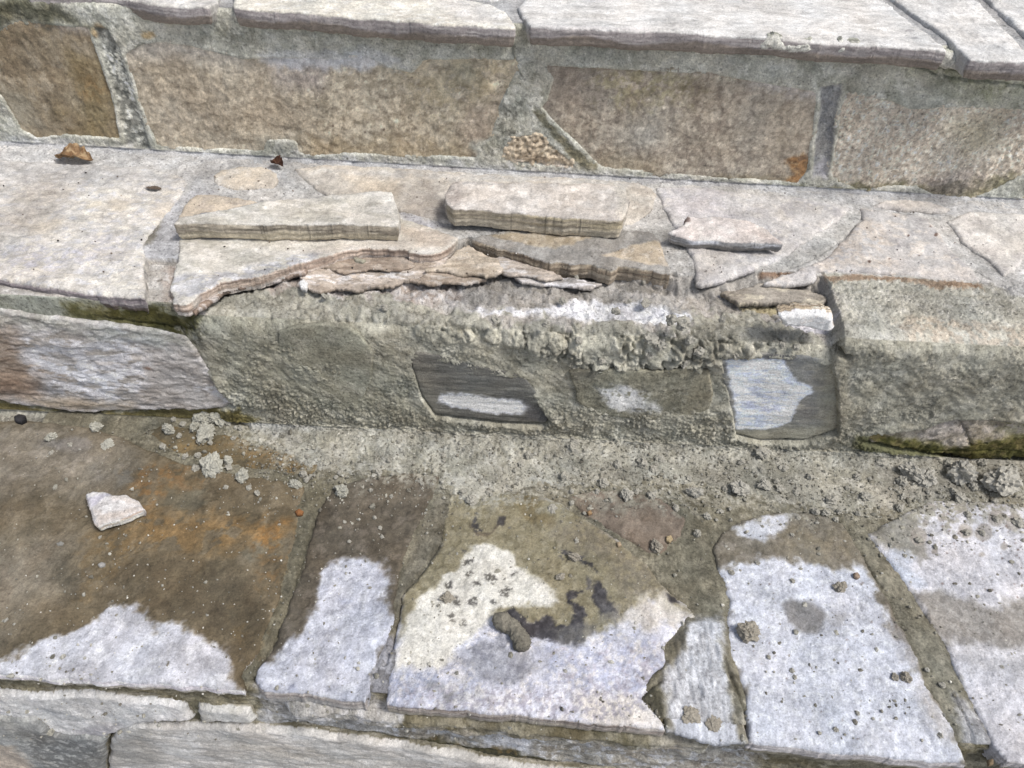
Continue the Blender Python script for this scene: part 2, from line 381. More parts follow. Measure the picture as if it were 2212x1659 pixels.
# ---- middle tread
P_T1a = [(-120,585),(0,602),(104,619),(210,631),(312,643),(311,600),(310,565),(312,528),(322,505),(339,481),(365,447),(398,408),(405,392),(380,376),(300,362),(200,354),(100,352),(0,343),(-120,335)]
P_T1b = [(460,378),(478,364),(520,359),(566,360),(595,370),(603,388),(590,402),(550,405),(500,405),(470,398)]
P_T1c = [(383,472),(390,452),(408,432),(425,419),(470,421),(520,430),(575,440),(570,470),(420,490)]
P_T1d = [(634,364),(700,353),(800,358),(900,366),(1000,370),(1100,376),(1250,384),(1350,391),(1408,402),(1418,418),(1405,460),(1365,482),(1150,484),(960,478),(900,460),(862,452),(830,430),(760,424),(705,420),(668,395)]
P_T1e = [(388,515),(391,559),(374,590),(368,625),(374,652),(400,655),(430,633),(480,612),(540,598),(600,582),(650,568),(700,553),(740,543),(781,536),(820,533),(880,539),(883,545),(932,547),(964,539),(988,516),(938,498),(900,482),(862,470),(600,470),(420,490)]
P_T1h = [(1016,517),(1040,509),(1100,500),(1180,488),(1300,490),(1400,500),(1424,520),(1434,545),(1447,590),(1400,583),(1336,576),(1316,584),(1277,573),(1212,567),(1190,569),(1150,556),(1080,535)]
P_T1i = [(1418,404),(1450,401),(1500,403),(1600,414),(1700,424),(1800,436),(1840,450),(1802,479),(1740,518),(1700,549),(1636,578),(1580,597),(1520,613),(1505,608),(1498,559),(1485,531),(1454,486),(1433,442)]
P_T1j = [(1857,447),(1862,471),(1839,502),(1782,557),(1720,586),(1650,608),(1700,612),(1761,606),(1766,586),(1844,586),(1948,589),(2026,603),(2117,608),(2104,585),(2060,540),(2026,500),(2006,473),(1974,463),(1891,452)]
P_T1l = [(2050,477),(2092,455),(2140,456),(2212,462),(2350,470),(2350,560),(2230,565),(2212,558),(2190,582),(2172,592),(2131,557),(2078,520)]
P_T1m = [(1888,441),(1910,431),(1960,430),(2010,437),(2052,447),(2038,456),(1960,452)]
P_T1k = [(1925,683),(1960,671),(2050,678),(2140,690),(2230,702),(2350,715),(2350,775),(2200,764),(2100,758),(2040,750),(2005,742),(1985,720),(1950,702)]
# ---- middle riser
P_R2a = [(-120,662),(0,672),(120,688),(240,700),(340,712),(400,728),(430,770),(470,820),(517,868),(480,880),(380,884),(286,887),(182,893),(91,882),(0,866),(-120,850)]
P_R2b = [(600,720),(640,708),(690,703),(750,703),(776,722),(806,762),(801,820),(778,866),(735,892),(680,885),(640,850),(600,780)]
P_R2c = [(888,778),(900,762),(960,772),(1060,798),(1130,810),(1165,860),(1191,897),(1180,913),(1080,909),(1000,900),(940,893),(910,850)]
P_R2d = [(1232,802),(1290,798),(1400,803),(1480,796),(1530,802),(1540,850),(1530,885),(1480,908),(1380,905),(1280,895),(1245,860)]
P_R2e = [(1553,768),(1600,763),(1650,764),(1725,768),(1795,780),(1806,800),(1810,860),(1812,925),(1740,948),(1640,948),(1583,935),(1578,885),(1565,825)]
P_R2f = [(1888,832),(1900,812),(1948,809),(1975,820),(2000,840),(2018,862),(1960,864),(1909,862)]
P_R2g = [(1850,945),(1875,922),(1930,916),(1990,910),(2030,895),(2060,888),(2140,892),(2230,898),(2350,905),(2350,1012),(2212,994),(2130,992),(2060,985),(1980,970),(1900,958)]
# ---- lower tread
P_T2a = [(-120,900),(0,905),(120,912),(215,925),(300,962),(400,1003),(500,1022),(600,1037),(655,1052),(648,1100),(630,1180),(600,1290),(562,1400),(522,1455),(526,1489),(365,1477),(182,1466),(0,1454),(-120,1447)]
P_T2x = [(305,935),(345,918),(430,925),(520,945),(640,975),(700,1000),(668,1030),(560,1013),(460,998),(400,985),(350,962)]
P_T2b = [(690,1095),(720,1050),(800,1028),(900,1022),(948,1030),(938,1070),(905,1130),(880,1180),(862,1240),(853,1300),(849,1357),(826,1400),(808,1448),(789,1515),(680,1501),(565,1487),(553,1466),(558,1443),(599,1383),(628,1300),(651,1225),(675,1142)]
P_T2c = [(978,1065),(962,1100),(953,1184),(912,1236),(875,1279),(863,1336),(855,1383),(851,1435),(838,1461),(835,1521),(980,1532),(1123,1543),(1280,1558),(1438,1574),(1425,1550),(1386,1505),(1420,1469),(1446,1453),(1450,1425),(1436,1400),(1452,1375),(1469,1358),(1503,1333),(1485,1310),(1433,1266),(1400,1222),(1350,1180),(1290,1135),(1210,1085),(1120,1060),(1040,1060)]
P_T2d = [(1225,1072),(1290,1058),(1360,1060),(1430,1075),(1478,1122),(1470,1155),(1432,1198),(1405,1195),(1340,1158),(1265,1112)]
P_T2e = [(1550,1227),(1576,1292),(1571,1331),(1568,1373),(1571,1414),(1594,1461),(1613,1526),(1618,1601),(1740,1616),(1818,1624),(1960,1637),(2086,1650),(2078,1623),(2039,1534),(2000,1461),(1961,1381),(1922,1305),(1880,1232),(1858,1190),(1822,1135),(1790,1112),(1700,1104),(1600,1122),(1560,1150),(1540,1190)]
P_T2f = [(1870,1150),(1905,1135),(1950,1112),(1977,1100),(2011,1077),(2100,1082),(2212,1092),(2400,1100),(2400,1680),(2300,1665),(2177,1642),(2140,1590),(2104,1526),(2065,1451),(2037,1383),(2000,1325),(1961,1266),(1920,1215)]
# ---- lower riser
P_R3a = [(-80,1495),(0,1500),(208,1507),(391,1528),(418,1556),(300,1563),(250,1584),(227,1591),(130,1588),(73,1551),(-80,1546)]
P_R3b = [(424,1532),(536,1541),(549,1563),(427,1558)]
P_R3c = [(-80,1553),(70,1556),(128,1593),(225,1597),(228,1720),(-80,1720)]
P_R3e = [(-120,1730),(600,1736),(610,2000),(-120,2000)]
P_R3f = [(620,1738),(1300,1760),(1300,2000),(624,2000)]
P_R3d = [(236,1601),(272,1574),(400,1572),(547,1577),(781,1601),(990,1634),(1150,1664),(1400,1690),(1600,1720),(1600,1760),(900,1740),(236,1724)]

CREAM = [(232,226,216),(214,208,200),(240,235,226),(205,200,196)]
CREAM2 = [(226,220,212),(205,199,190),(236,228,214),(212,210,212)]
WHITE = [(229,226,222),(214,211,207),(237,234,230)]
GREY = [(182,181,181),(168,168,168),(194,193,192)]
TAN = [(178,165,142),(158,145,122),(196,183,158),(146,133,113)]
FR_T = [(182,179,164),(164,161,144),(196,194,182)]      # fresh mortar seen from above
FR_R = [(145,142,126),(131,128,112),(158,155,140)]       # fresh mortar seen on a riser
LAV = [(208,210,222),(196,196,208),(222,224,232)]
SLATE_SIDE = ((152,142,138),(128,118,114),(172,162,156),(120,98,76))
RUST = (152,108,52)

FILM = [L([(480,900),(620,935),(760,975),(960,985),(1050,1010),(1250,1000),(1500,990),(1850,1050),(2250,1000),(2250,1130),(1900,1150),(1780,1130),(1560,1120),(1480,1110),(1300,1090),(1180,1100),(1040,1110),(960,1080),(860,1040),(700,1045),(600,1010),(520,970)], [(168,164,147),(150,146,130)], .012, .75, .016, 40, patch=-.08, pf=130),
        L([(480,900),(960,985),(1500,990),(2250,1000),(2250,1090),(1900,1120),(1560,1090),(1300,1060),(1180,1075),(1040,1095),(960,1055),(700,1020),(520,950)], [(182,178,162),(164,160,144)], .006, .85, .014, 60, patch=.05, pf=220)]
# ================================================================== the steps
ux = [-.62, .60]
E_UP = 'uppermost step with pale flagstone tread over a brown stone riser'
upper = thing('stone_step', (0, .53, H), 'uppermost step with pale flagstone tread over a riser of large brown stones', 'stone step', 'stone steps of the flight')
middle = thing('stone_step', (0, .28, 0), 'middle step with broken front edge and fresh wet mortar smeared on its riser', 'stone step', 'stone steps of the flight')
lower = thing('stone_step', (0, .0, -HB), 'lowest step with large wet and dry patched flagstones strewn with mortar crumbs', 'stone step', 'stone steps of the flight')

def yR1(x): return R1.a+R1.b*x
def yR2(x): return R2.a+R2.b*x

# ---- upper step
EXT = .14
def prof_up(x):
    o = np.ones_like(x)
    return [(o*.86, o*(2*H-.0035)), (yR1(x), o*(2*H-.0035)), (yR1(x), o*(H-.002)), (yR1(x)-.03, o*(H-.004))]
st_up = [(T0, p, 0) for p in (P_T0a, P_T0b, P_T0c, P_T0d, P_T0e, P_T0f)]+[(R1, p, 0) for p in (P_R1a, P_R1b, P_R1c, P_R1d, P_R1e, P_R1f)]
J_AB = [(206,58),(232,60),(262,110),(271,146),(294,216),(328,325),(272,312),(250,198),(221,117)]
J_DE = [(1771,187),(1818,180),(1808,234),(1797,320),(1786,380),(1755,378),(1761,299),(1772,230)]
J_CD = [(1150,235),(1165,235),(1210,285),(1290,362),(1262,366),(1230,332),(1185,285)]
def disp_up(si, S, u, v, sd):
    if si == 0: return .0008*fbm(u, v, 45, 3, 4)+.0006*fbm(u, v, 260, 5, 3)-.001*ss(.002, .012, sd), -.0035
    if si == 1:
        d = .0022+.0016*fbm(u, v, 30, 8, 4)+.0009*fbm(u, v, 240, 9, 3, .7)
        for p in (J_AB, J_DE):
            d = d-.0032*ss(.002, -.003, poly_sd(R1.uv(p), u, v))
        d = d-.003*ss(.150+H, .157+H, v)
        return d, 0.0
    return .0008*fbm(u, v, 60, 3, 4)+.0006*fbm(u, v, 300, 5, 3), 0.0
LY_UP = [
    lay_seg(L([(-80,-20),(110,-10),(150,20),(190,60),(120,50),(40,42),(0,60),(-80,60)], [(78,76,56),(60,58,40),(104,98,72)], .012, .9, .012, 30), 1),
    lay_seg(L([(480,40),(640,50),(1120,90),(1120,105),(900,80),(640,65),(520,100),(420,80)], [(118,118,104),(134,134,120)], .012, .7, .01, 30, patch=.1), 1),
    lay_seg(L(Ell(322,74,15,8), [(172,142,92),(190,160,110)], .002, .9, .003), 1),
    lay_seg(L(Ell(214,66,12,14,60), [(178,148,98),(150,120,80)], .003, .8, .003), 1),
    lay_seg(L(J_AB, [(128,128,120),(88,90,84),(206,204,190),(108,110,104)], .0015, .95, .002), 1),
    lay_seg(L([(222,100),(262,112),(290,190),(262,200)], [(214,210,194),(120,122,116),(230,228,214)], .004, .8, .004, patch=.0, pf=260), 1),
    lay_seg(L(J_DE, [(128,128,128),(112,114,118),(146,146,144)], .0015, .95, .001), 1),
    lay_seg(L([(1770,340),(1790,340),(1786,385),(1755,380)], [(170,170,178),(150,150,156)], .004, .8), 1),
    lay_seg(L(J_CD, [(112,108,86),(146,136,104),(90,88,70)], .002, .9), 1),
    lay_seg(L([(1085,200),(1140,200),(1130,300),(1060,345),(1050,320),(1070,290)], [(124,124,112),(92,92,84),(160,158,146)], .008, .8, .006, patch=.1), 1),
    lay_seg(L([(1960,130),(2330,170),(2330,230),(2100,215),(2020,170)], [(150,152,128),(134,138,108),(168,168,150)], .015, .7, .01, 30), 1),
    lay_seg(L([(560,118),(600,104),(690,112),(800,100),(850,118),(880,146),(790,136),(600,140)], [(186,188,190),(172,174,178)], .004, .7, .004), 1),
    lay_seg(L([(-80,290),(60,290),(340,325),(1060,352),(1300,370),(1800,405),(2330,440),(2330,470),(-80,340)], [(166,166,164),(182,182,184),(140,140,132)], .006, .8, .008, 50), 1),
    lay_seg(L([(1660,395),(1850,405),(2000,425),(2000,440),(1660,415)], [(96,96,68),(120,116,84)], .004, .7, .004, patch=.1), 1),
]
CUT_UP = [([(1636,88),(1766,108),(1870,118),(1965,133)], .0016, .004, R1), ([(1965,133),(1990,145),(2030,163),(2090,170),(2160,176),(2212,185)], .0013, .0035, R1),
          ([(1909,130),(2050,148),(2150,152),(2330,160)], .0011, .003, R1), ([(1109,92),(1108,120),(1118,150),(1128,165)], .0012, .003, R1)]
sheet('mortar', upper, (-.70, .66), prof_up, [T0, R1, T1], .005, st_up,
      {0: GREY, 1: [(168,167,154),(152,152,138),(182,181,170)], 2: [(190,190,192),(176,176,180),(204,204,206)]}, LY_UP, disp_up, M_MORT, cuts=CUT_UP)
slab = dict(thick=.018, side=((140,132,132),(126,119,119),(156,149,148),(122,110,98)), rag=.0006, rnd_edge=.0007, bevel=.0006)
stone('flagstone', T0, P_T0a, CREAM, parent=upper, **slab)
stone('flagstone', T0, P_T0b, [(236,230,214),(222,215,200),(240,236,226)], [L([(880,-30),(1060,10),(1100,50),(1000,50)], (218,214,216), .02, .5)], parent=upper, flow=(1,1.6), **slab)
stone('flagstone', T0, P_T0c, WHITE, [L(Ell(1968,68,12,3), (176,172,172), .001, .8), L(Ell(1972,82,11,2.5), (176,172,172), .001, .8),
      L([(1148,57),(1400,60),(1400,66),(1148,64)], (214,204,204), .004, .4)], parent=upper, flow=(.6,1.8), **slab)
stone('flagstone', T0, P_T0d, WHITE, parent=upper, **slab)
stone('flagstone', T0, P_T0e, WHITE, parent=upper, **slab)
stone('flagstone', T0, P_T0f, WHITE, parent=upper, thick=.006)
# crumbly mortar stuck to the slab faces
for k, p in enumerate(([(1642,100),(1652,90),(1668,84),(1690,86),(1700,96),(1752,88),(1756,102),(1750,112),(1645,110)],
          [(1800,112),(1812,92),(1822,90),(1830,98),(1860,95),(1880,104),(1930,108),(1935,118),(1870,118)],
          [(1935,118),(1945,112),(1990,112),(2060,118),(2095,132),(2110,142),(2160,140),(2212,148),(2212,158),(2050,152),(1960,134)])):
    stone('mortar_smear', R1, p, [(184,183,174),(168,167,158),(196,195,188)], parent=upper, n0=.0185, thick=.014, mat=M_MORT, bumpy=.002, rag=.0022, rnd_edge=.003, side=((150,150,136),(120,120,106),(165,165,150)))
rs = dict(parent=upper, thick=.005, n0=.0005)
stone('riser_stone', R1, P_R1a, [(140,124,98),(126,110,86),(154,139,115)], [
      L([(150,120),(215,110),(262,250),(268,306),(150,296)], [(128,108,66),(116,98,62),(142,122,80)], .02, .75, .015, 30),
      L([(-80,40),(125,44),(125,60),(60,90),(0,130),(-80,140)], [(128,108,80),(104,90,64)], .01, .6, .01),
      L([(120,46),(198,47),(208,78),(180,68),(130,66)], [(176,166,156),(156,140,126)], .004, .75),
      L([(60,40),(200,60),(200,80),(60,60)], (112,104,92), .003, .6, .004, patch=-.1),
      L([(0,180),(50,200),(90,270),(60,280),(0,215)], (146,140,122), .01, .6), L(Ell(200,190,30,22), RUST, .012, .45, patch=.0)], flow=(1.2,.9), rough=1.3,
      cuts=[([(330/2.2+180,256),(195,262),(200,258)], .001, .001)], **rs)
stone('riser_stone', R1, P_R1b, TAN, [
      L([(540,110),(850,112),(872,146),(760,150),(600,150),(560,130)], [(184,188,196),(198,200,206)], .005, .85, .006),
      L([(590,150),(700,150),(690,190),(600,185)], (176,160,158), .015, .6), L([(262,100),(360,84),(500,105),(560,150),(420,130),(280,130)], (178,172,166), .015, .6),
      L([(280,140),(560,160),(640,230),(620,300),(330,300)], [(160,144,122),(148,132,110)], .03, .6, .02, 20),
      L([(860,150),(1110,130),(1080,230),(960,250),(900,220)], [(182,166,128),(168,150,112)], .03, .7, .02, 25, patch=.15, pf=60),
      L([(1000,230),(1080,210),(1060,300),(1030,340),(1000,300)], (142,128,116), .015, .6), L(Ell(1042,312,28,14,-20), [(176,178,166),(160,160,150)], .003, .8),
      L(Ell(1048,335,22,10), (164,164,156), .004, .7), L([(540,290),(640,300),(640,345),(580,345)], (150,144,128), .006, .6),
      L([(650,300),(1000,310),(1030,348),(680,342)], [(150,130,96),(132,112,80)], .012, .6, .012), L(Ell(1000,150,26,18,10), (170,166,140), .01, .5)]+
      [L(Ell(x, y, r), (84,68,56), .0006, .8, .0006) for x, y, r in ((760,210,1.6),(720,270,2.2),(788,286,2.5),(830,280,2.8),(890,168,1.8),(930,230,1.6),(1080,118+60,1.8),(700,190,1.6),(1050,244,1.6),(1000,304,1.8))],
      rough=1.7, terr=.9, f=55, mott=.16, **rs)
stone('riser_stone', R1, P_R1c, [(186,166,138),(168,148,122),(196,178,150)], [L([(1080,345),(1262,360),(1262,370),(1080,360)], (196,190,184), .004, .6)], mat=M_ROUGH, bumpy=.0022, pits=.003, rough=1.4, label='small pitted triangular stone', **rs)
stone('riser_stone', R1, P_R1d, [(158,146,128),(142,130,115),(172,161,143),(132,120,106)], [
      L([(1172,130),(1300,136),(1300,250),(1200,240),(1160,228)], (124,113,102), .02, .6), L([(1300,140),(1480,150),(1500,210),(1380,230),(1300,200)], [(146,136,98),(134,124,88)], .02, .7, .02, patch=.1),
      L([(1340,200),(1500,185),(1500,195),(1380,215)], (100,90,66), .004, .5, .006, patch=0.), L([(1320,280),(1420,240),(1440,320),(1370,330)], (160,156,146), .02, .6),
      L([(1640,160),(1771,187),(1770,215),(1690,205),(1620,185)], [(184,180,180),(168,160,152)], .01, .7, .008), L(Ell(1570,167,24,9), (206,202,180), .003, .7, patch=0., pf=200),
      L([(1600,220),(1760,230),(1755,330),(1640,360),(1600,300)], [(168,156,138),(150,138,120)], .02, .6),
      L([(1700,345),(1735,330),(1755,345),(1745,372),(1722,400),(1690,398),(1712,375)], [(168,112,56),(120,86,56),(186,140,86)], .003, .9, .003),
      L([(1545,378),(1700,385),(1660,400),(1540,390)], (112,100,74), .006, .7), L([(1300,330),(1420,345),(1440,380),(1290,366)], (146,130,102), .012, .5)],
      rough=1.5, f=60, mott=.16, cuts=[([(1755,350),(1742,375),(1722,402)], .002, .004)], **rs)
stone('riser_stone', R1, P_R1e, [(200,187,168),(186,172,153),(212,200,183),(174,160,142)], [
      L([(1800,395),(2000,400),(2212,375),(2330,370),(2330,400),(2160,418),(2104,432),(2010,432),(1844,418)], [(118,112,78),(98,96,62),(146,136,104)], .006, .8, .008),
      L([(1990,385),(2100,370),(2140,400),(2060,425),(2000,420)], (150,138,132), .01, .6), L([(2050,260),(2160,250),(2150,320),(2080,330)], (172,166,134), .02, .5)],
      rough=1.9, bumpy=.0013, terr=1.5, f=70, mott=.15, flow=(1.5,1), mat=M_ROUGH, **rs)
stone('riser_stone', R1, P_R1f, [(178,152,106),(156,134,96)], **rs)

# ---- middle step
BRK = [(372,662),(430,640),(480,617),(560,598),(640,582),(700,566),(780,555),(880,556),(960,566),(990,550),(1010,545),(1080,560),(1150,572),(1200,582),(1330,606),(1440,628),(1462,648),(1520,650),(1600,640),(1700,640),(1795,655)]
bq = T1.uv(BRK, -.02); bq = bq[np.argsort(bq[:, 0])]
def cavf(x): return ss(-.327, -.318, x)*(1-ss(.262, .267, x))
def rightf(x): return ss(.258, .266, x)
def zled(x): return H-.005-.013*cavf(x)
def ybr(x):
    y = np.interp(x, bq[:, 0], bq[:, 1]); c = cavf(x)
    return y*c+(yR2(x)+.055)*(1-c)
def yedge(x): return yR2(x)-.005*ss(.254, .276, x)+.004*cavf(x)-.003
def ybase(x): return yR2(x)-.0035
def prof_mid(x):
    o = np.ones_like(x)
    return [(yR1(x)-.006, o*(H-.0035)), (ybr(x)+.002+.014*ss(.115, .125, x)*(1-ss(.262, .267, x)), o*(H-.0035)), (ybr(x)-.001, zled(x)), (yedge(x), zled(x)-.004*cavf(x)), (ybase(x), o*.0), (ybase(x)-.16, o*-.0)]
APR = [(515,908),(545,925),(590,960),(640,985),(665,1012),(705,1008),(760,1015),(830,1010),(900,1014),(960,1030),(985,1060),(1010,1085),(1060,1078),(1110,1050),(1200,1040),(1350,1036),(1450,1035),(1560,1048),(1640,1075),(1760,1090),(1850,1100),(1950,1085),(2050,1062),(2212,1048),(2420,1030),(2420,930),(1800,930),(1200,900),(800,870),(520,880)]
APR_TH = [(515,900),(600,940),(740,985),(900,992),(1000,1000),(1150,990),(1300,985),(1500,985),(1700,1000),(1850,1010),(1980,1005),(2080,985),(2250,985),(2250,930),(1800,930),(1200,900),(800,870),(520,880)]
def apron(x, y):
    sd = poly_sd(T2.uv(APR), x, y); sd2 = poly_sd(T2.uv(APR_TH), x, y)
    n = -.007*ss(-.002, .009, sd+.010*fbm(x, y, 45, 5, 6, .7))+.0003+.0010*fbm(x, y, 55, 6, 4)
    n = n+.0030*ss(.010, -.014, sd2+.006*fbm(x, y, 40, 7, 3))*(1+.7*fbm(x, y, 70, 12, 3))
    gr = np.abs(fbm(x, y, 180, 11, 3, .7))
    return n+.0036*gr*ss(.015, -.01, sd2)+.0020*gr
LUMP = [(440,640),(560,630),(760,645),(1000,672),(1250,690),(1500,700),(1640,690),(1790,735),(1640,762),(1556,765),(1520,795),(1300,797),(1240,790),(1190,765),(1100,742),(950,725),(850,705),(780,700),(650,690),(520,672)]
SMOOTH = [[(1262,722),(1320,735),(1350,775),(1258,778)], [(1580,715),(1640,690),(1680,700),(1670,740),(1600,752)], [(1040,660),(1062,655),(1050,690),(1035,700)], [(1395,735),(1450,740),(1450,770),(1400,775)]]
def riser_disp(u, w, z, S):
    """thickness of the fresh mortar; w = y+z runs on over the corner"""
    v = w
    left = 1-ss(-.33, -.31, u)
    bl = fbm(u, v, 26, 30, 4, .6); gr = np.abs(fbm(u, v, 210, 31, 4, .75)); gr2 = np.abs(fbm(u, v, 95, 34, 3, .6))
    diag = fbm(u*.8+v*1.1, (v-u)*.35, 60, 33, 4)
    tr = ss(-.1, .35, fbm(u, v, 20, 44, 3))
    d = .0038+.0016*bl+0.0010*diag+(.0008+.0022*tr)*gr+.0010*gr2
    m = ss(.006, -.008, poly_sd(S.uv(LUMP), u+.004*fbm(u, v, 60, 35, 3), z+.004*fbm(u, v, 60, 36, 3)))
    for p in SMOOTH: m = m*(1-.9*ss(.002, -.003, poly_sd(S.uv(p), u, z)))
    b2 = fbm(u, v, 50, 37, 5, .65); ridge = 1-np.abs(fbm(u, v, 42, 38, 4))*1.7
    d = d+m*(.0030+.0062*b2-.0060*ss(.72, .98, ridge)+.0020*np.abs(fbm(u, v, 120, 39, 4, .75)))
    return d*(1-left)+left*(-.002+.0008*bl+.0005*gr), left, gr
def disp_mid(si, S, u, v, sd):
    fine = .0006*fbm(u, v, 260, 5, 3)
    if si == 0:
        rg = rightf(u)*ss(.035, .012, v-yR2(u)-.055)
        g = .0012+.0009*fbm(u, v, 45, 3, 4)+fine-.0002*ss(.002, .012, sd)*(1-rg)+rg*(.0026+.0052*np.abs(fbm(u, v, 190, 15, 4, .8)))
        return g, -.0035
    if si in (1, 2):
        c = cavf(u)
        lump = .0045*fbm(u, v, 38, 20, 5, .6)+.0018*fbm(u, v, 160, 21, 4, .75)+.001*np.sign(fbm(u, v, 60, 22, 4))
        r = .0026+.0052*np.abs(fbm(u, v, 190, 15, 4, .8))+.001*fbm(u, v, 30, 3, 3)
        d = lump*c+r*(1-c)*rightf(u)-.004*(1-c)*(1-rightf(u))
        if si == 2:
            wt = ss(.022, .0, v-yedge(u)); dr, _, _ = riser_disp(u, v+zled(u), zled(u), R2)
            d = d*(1-wt)+dr*wt
        return d, -.014
    if si == 3:
        d, left, gr = riser_disp(u, v+yedge(u), v, S)
        d = d+.0035*ss(.0, -.03, v-.055)*(1-left)*gr*.8
        d = d+.0012*ss(.012, .002, sd)*(1-left)
        return d, .003
    return apron(u, v), .002
LG = 2
